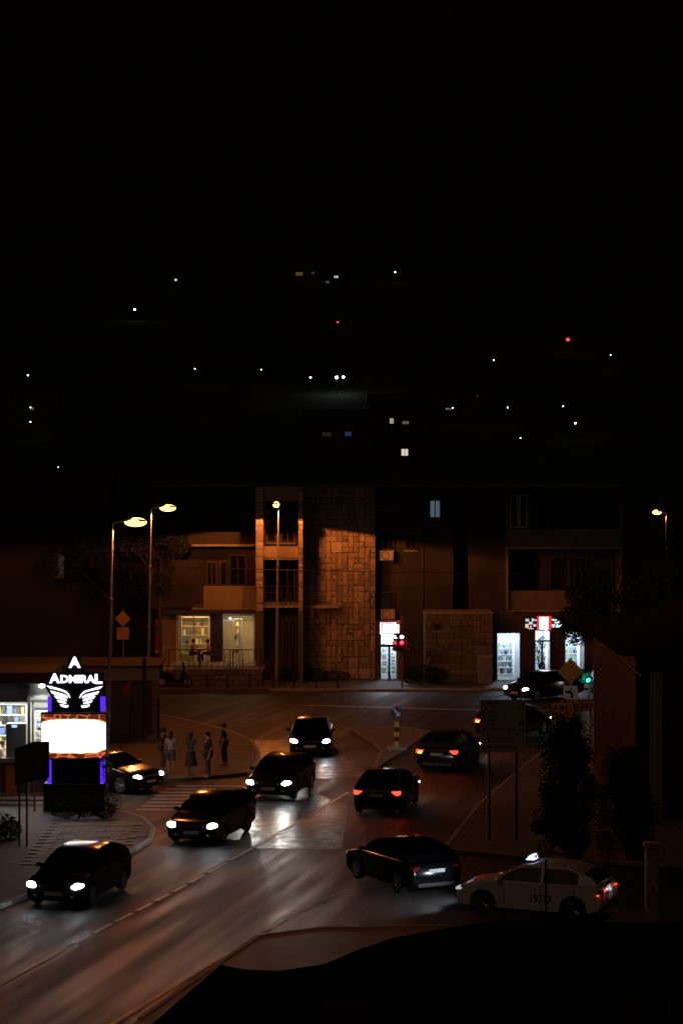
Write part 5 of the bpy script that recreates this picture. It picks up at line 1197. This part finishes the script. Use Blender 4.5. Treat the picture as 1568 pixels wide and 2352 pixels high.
# ================================================================ DARK HOUSE ON THE RIGHT
M_HOUSE = mat('house_render', (.045, .026, .02), 1.0, noise=(1, .25), spec=.1)
hs = thing('stone_house', 'dark old house with sloping roof at the right edge', 'house', (14.3, 88, 0)); 
MB().box(-4.0, 8, -7.5, 6, 0, 6.0).build('wall', M_HOUSE, hs)
MB().prism([(-4.6, -8.0, 5.9), (9, -8.0, 9.2), (9, -8.0, 5.9)], (0, 15, 0)).build('roof', mat('roof_tile', (.018, .011, .009), 1.0, bump=(12, .6, .05), spec=0.0), hs)
MB().tube((-4.62, -8.0, 5.95), (-3.9, -8.05, 5.2), .03).build('gutter', mat('pale_gutter', (.6, .6, .6), .4, .4), hs)
M_PIL = mat('pale_pilaster', (.36, .26, .17), .9, noise=(2, .15))
for X in (-3.3, .6, 4.2): MB().box(X-.22, X+.22, -7.6, -7.501, 0, 5.3).build('pilaster', M_PIL, hs)
for X in (-1.4, 2.4):
    o = MB().box(X-.5, X+.5, -7.55, -7.501, 1.2, 3.0).build('window', M_FRAME, hs); MB().box(X-.44, X+.44, -7.56, -7.551, 1.26, 2.94).build('pane', M_DARKG, o)
gp_ = thing('gate_post', 'pale gate post with a latch right of the taxi', 'post', (8.35, 61.9, .12)); MB().box(-.17, .17, -.17, .17, 0, 2.2).build('shaft', M_PIL, gp_, bevel=.02); MB().box(-.21, .21, -.21, .21, 2.2, 2.32).build('cap', M_PIL, gp_); MB().tube((-.1, -.2, .9), (.0, -.2, 1.2), .02).build('latch', M_RIM, gp_)
# ================================================================ LOW KIOSK ROOF IN THE FOREGROUND
kz = 3.0
rp = [gr(560, 2262, kz), gr(560, 2430, kz), gr(270, 2430, kz), gr(345, 2356, kz), gr(430, 2282, kz), gr(508, 2216, kz), gr(560, 2226, kz), gr(640, 2230, kz), gr(746, 2214, kz), gr(820, 2182, kz), gr(904, 2154, kz), gr(1000, 2136, kz), gr(1110, 2118, kz), gr(1440, 2118, kz), gr(1640, 2122, kz), gr(1640, 2262, kz)]
lk = thing('foreground_kiosk', 'black flat roofed kiosk filling the lower right corner', 'kiosk', (rp[0].x+5, rp[0].y, 0)); LK = lk.location.copy()
M_DK = mat('dark_felt', (.006, .006, .006), 1.0, spec=0.0); M_DW = mat('dark_timber', (.010, .008, .007), 1.0, noise=(4, .2), spec=0.0)
MB().prism([p-LK+Vector((0, 0, -.18)) for p in rp], (0, 0, .18)).build('roof', M_DK, lk)
a, b = rp[0]-LK, rp[-1]-LK
MB().box(a.x-.45, b.x-.1, .1, .3, 0, kz-.19).build('wall', M_DW, lk)
def on_front(x0, x1, y0, y1, name, m, d=.06):
    Y = rp[0].y+.1; p, q = at(x0, y1, Y)-LK, at(x1, y0, Y)-LK; return MB().box(p.x, q.x, .1-d, .099, max(p.z, .05), min(q.z, kz-.2)).build(name, m, lk)
on_front(738, 848, 2270, 2352, 'red_panel', mat('dark_red_board', (.05, .008, .006), .8)); 
fr_ = on_front(858, 926, 2278, 2360, 'menu_board', mat('board_rim', (.06, .025, .012), .8)); on_front(861, 923, 2282, 2358, 'menu_face', M_DK, .075)
for x in (1420, 1462, 1532): on_front(x, x+7, 2268, 2400, 'post', mat('timber_post', (.05, .03, .022), .8), .1)
on_front(1427, 1462, 2290, 2400, 'panel', mat('lower_panel', (.05, .022, .014), .85), .03)
np_ = thing('thin_pole', 'thin dark pole rising from the foreground roof across the taxi door', 'pole', gr(1253, 2122, kz)); MB().tube((0, 0, 0), (0, 0, 1.35), .026, .024, 8).build('shaft', M_BLACK, np_); MB().lathe([(.08, 0), (.08, .02), (.03, .04)], n=10).build('foot', M_BLACK, np_)
# ================================================================ HILLSIDE LIGHTS AND HOUSES
def on_hill(x, y, lift):
    k = (HY-y)/FOC; Y = 390.0
    while Y < 2500:                                  # walk along the sight line until it meets the slope
        X = (x-CX)/FOC*Y
        if EYE+k*Y <= hz(X, Y)+lift: break
        Y += 1.0
    X = (x-CX)/FOC*Y
    return Vector((X, Y, EYE+k*Y-lift))
HL = {'w': glow('hill_white', (.85, .97, 1), 14), 'y': glow('hill_warm', (1, .85, .5), 9), 'r': glow('hill_red', (1, .02, .03), 6), 'g': glow('hill_green', (.55, .8, .6), 1.2), 'W': glow('hill_bright', (.85, .97, 1), 40)}
def hill_lamp(x, y, kind, size, label, power=0):
    p = on_hill(x, y, 4.0); t = thing('hillside_lamp', label, 'lamp', p, 0, 'lamps dotted over the dark hillside')
    k = p.y/FOC; r = size*k*.5
    MB().tube((0, 0, 0), (0, 0, 4.0), .06, .04, 6).build('pole', M_DARKST, t); MB().box(-.05, .05, -.4, .05, 4.0+r*.6, 4.06+r*.6).build('arm', M_DARKST, t); MB().ball((0, -.2, 4.0), r, r, r*.85, 10, 6).build('bulb', HL[kind], t)
    if power: lamp('lamp_light', 'POINT', (0, -1.2, 4.0), power, (.85, .97, 1), t, size=.2)
HLIST = [(65, 862, 'w', 3.2, 'white lamp on the hill, farthest left of the upper row'), (71, 936, 'w', 2.6, 'white lamp over the leftmost lit hillside house'), (71, 969, 'w', 2.6, 'white lamp below the leftmost lit hillside house'),
 (310, 711, 'w', 4.5, 'bright white lamp high on the left hillside'), (404, 643, 'g', 6, 'dull greenish lamp highest on the left hillside'), (448, 847, 'w', 2.6, 'small white lamp on the hill above the second street lamp'),
 (600, 849, 'y', 2.8, 'small yellowish lamp on the hill above the stone tower street lamp'), (713, 867, 'y', 4.2, 'warm lamp left of the twin white lamps'), (773, 867, 'W', 6.5, 'brightest white lamp of the hillside pair, left one'), (788, 866, 'W', 5, 'right one of the twin bright white hillside lamps'),
 (765, 628, 'w', 3.6, 'white lamp on the highest hillside house'), (907, 625, 'y', 3.6, 'single warm lamp top right of the highest hillside house'), (775, 740, 'r', 4.2, 'small red beacon in the middle of the hillside'), (1303, 780, 'r', 8, 'larger red beacon on the right hillside'),
 (1133, 827, 'y', 2.8, 'small yellow lamp left of the large red beacon'), (1401, 815, 'y', 2.8, 'small yellow lamp right of the large red beacon'), (1039, 937, 'y', 3.4, 'warm lamp beside a pale hillside house front'), (1165, 936, 'y', 3.2, 'yellow lamp midway on the right hillside'),
 (1292, 933, 'y', 3, 'yellow lamp below the large red beacon'), (1320, 972, 'w', 4, 'bright bluish lamp lowest on the right hillside'), (1194, 1006, 'w', 2.2, 'tiny faint lamp under the right hillside lamps'), (135, 1073, 'w', 1.8, 'tiny white lamp just above the dark roofs at left')]
for a_ in HLIST: hill_lamp(*a_, power=(25 if a_[2] == 'W' else 0))
M_HW = mat('village_wall', (.06, .052, .045), .95, noise=(1, .15)); M_HR = mat('village_roof', (.035, .02, .016), .95)
def village_house(x, y, w, h, label, wins):
    p = on_hill(x, y, h*.55); p = p*1 + Vector((p.x/p.y*6, 6, .1)); t = thing('hillside_house', label, 'house', p); k = p.y/FOC
    MB().box(-w/2, w/2, 0, 7, -2, h).build('wall', M_HW, t)
    MB().prism([(-w/2-.4, -.4, h), (-w/2-.4, 3.5, h+2), (-w/2-.4, 7.4, h)], (w+.8, 0, 0)).build('roof', M_HR, t)
    for (wx, wy, ww, wh, col, st) in wins:
        X = (wx-x)*k; Z = h*.55-(wy-y)*k; Z = min(max(Z, .5+wh*k/2), h-.3); w2, h2 = ww*k/2, wh*k/2
        f = MB().box(X-w2-.08, X+w2+.08, -.06, .05, Z-h2-.08, Z+h2+.08).build('window', M_FRAME, t)
        MB().box(X-w2, X-.05, -.08, -.061, Z-h2, Z+h2).build('pane', glow('win_%s_%s' % (col[0], st), col, st), f); MB().box(X+.05, X+w2, -.08, -.061, Z-h2, Z+h2).build('pane', glow('win_%s_%s' % (col[0], st), col, st), f)
    return t
Wc = (1, .86, .55); Bc = (.35, .4, .9); Cc = (.7, .85, 1)
village_house(914, 970, 12, 9, 'hillside house with two warm lit tall windows', [(899, 967, 8, 12, Wc, .45), (931, 973, 14, 11, Wc, .12)])
village_house(929, 1042, 9, 8, 'nearest hillside house with one bright window', [(929, 1040, 15, 15, (1, .9, .75), .7)])
village_house(780, 998, 14, 7, 'hillside house with a dim blue window', [(799, 997, 15, 10, (.25, .28, .9), .09), (750, 998, 20, 10, Wc, .012)])
village_house(686, 628, 14, 7, 'high hillside house with dull orange windows', [(687, 627, 16, 8, (1, .6, .2), .08), (719, 625, 6, 5, Cc, .05)])
village_house(778, 640, 12, 7, 'highest hillside house with a pale lit front', [(772, 634, 9, 5, Cc, .6), (752, 646, 8, 4, Cc, .1)])
village_house(1030, 940, 12, 7, 'hillside house with small bluish windows right of centre', [(1026, 939, 5, 4, Cc, .25), (1033, 939, 4, 4, Cc, .2)])
village_house(80, 938, 11, 7, 'leftmost hillside house with a faint bluish window', [(74, 938, 8, 6, Cc, .12)])
village_house(1093, 908, 10, 6, 'small hillside house with a faint grey window', [(1093, 908, 7, 6, Cc, .04)])
#village_house(795, 880, 16, 7, 'hillside house lit by the twin white lamps', [(812, 884, 12, 7, Cc, .05)])
# dark town house left of the apartment block with a dim window
dh = thing('town_house', 'dark town house at the far left with one dim greenish window', 'house', (-22.5, 138, 0)); MB().box(-10, 8, 0, 8, 0, 9.5).build('wall', mat('unlit_render', (.03, .027, .024), .95), dh); MB().prism([(-10.5, -.5, 9.5), (-10.5, 4, 12), (-10.5, 8.5, 9.5)], (19, 0, 0)).build('roof', M_HR, dh)
wl = at(139, 1300, 138)-dh.location; wf = MB().box(wl.x-.35, wl.x+.35, -.06, -.005, wl.z-.75, wl.z+.75).build('window', M_FRAME, dh); MB().box(wl.x-.10, wl.x+.22, -.07, -.061, wl.z-.68, wl.z+.68).build('pane', glow('dim_green_window', (.6, .6, .35), .035), wf)
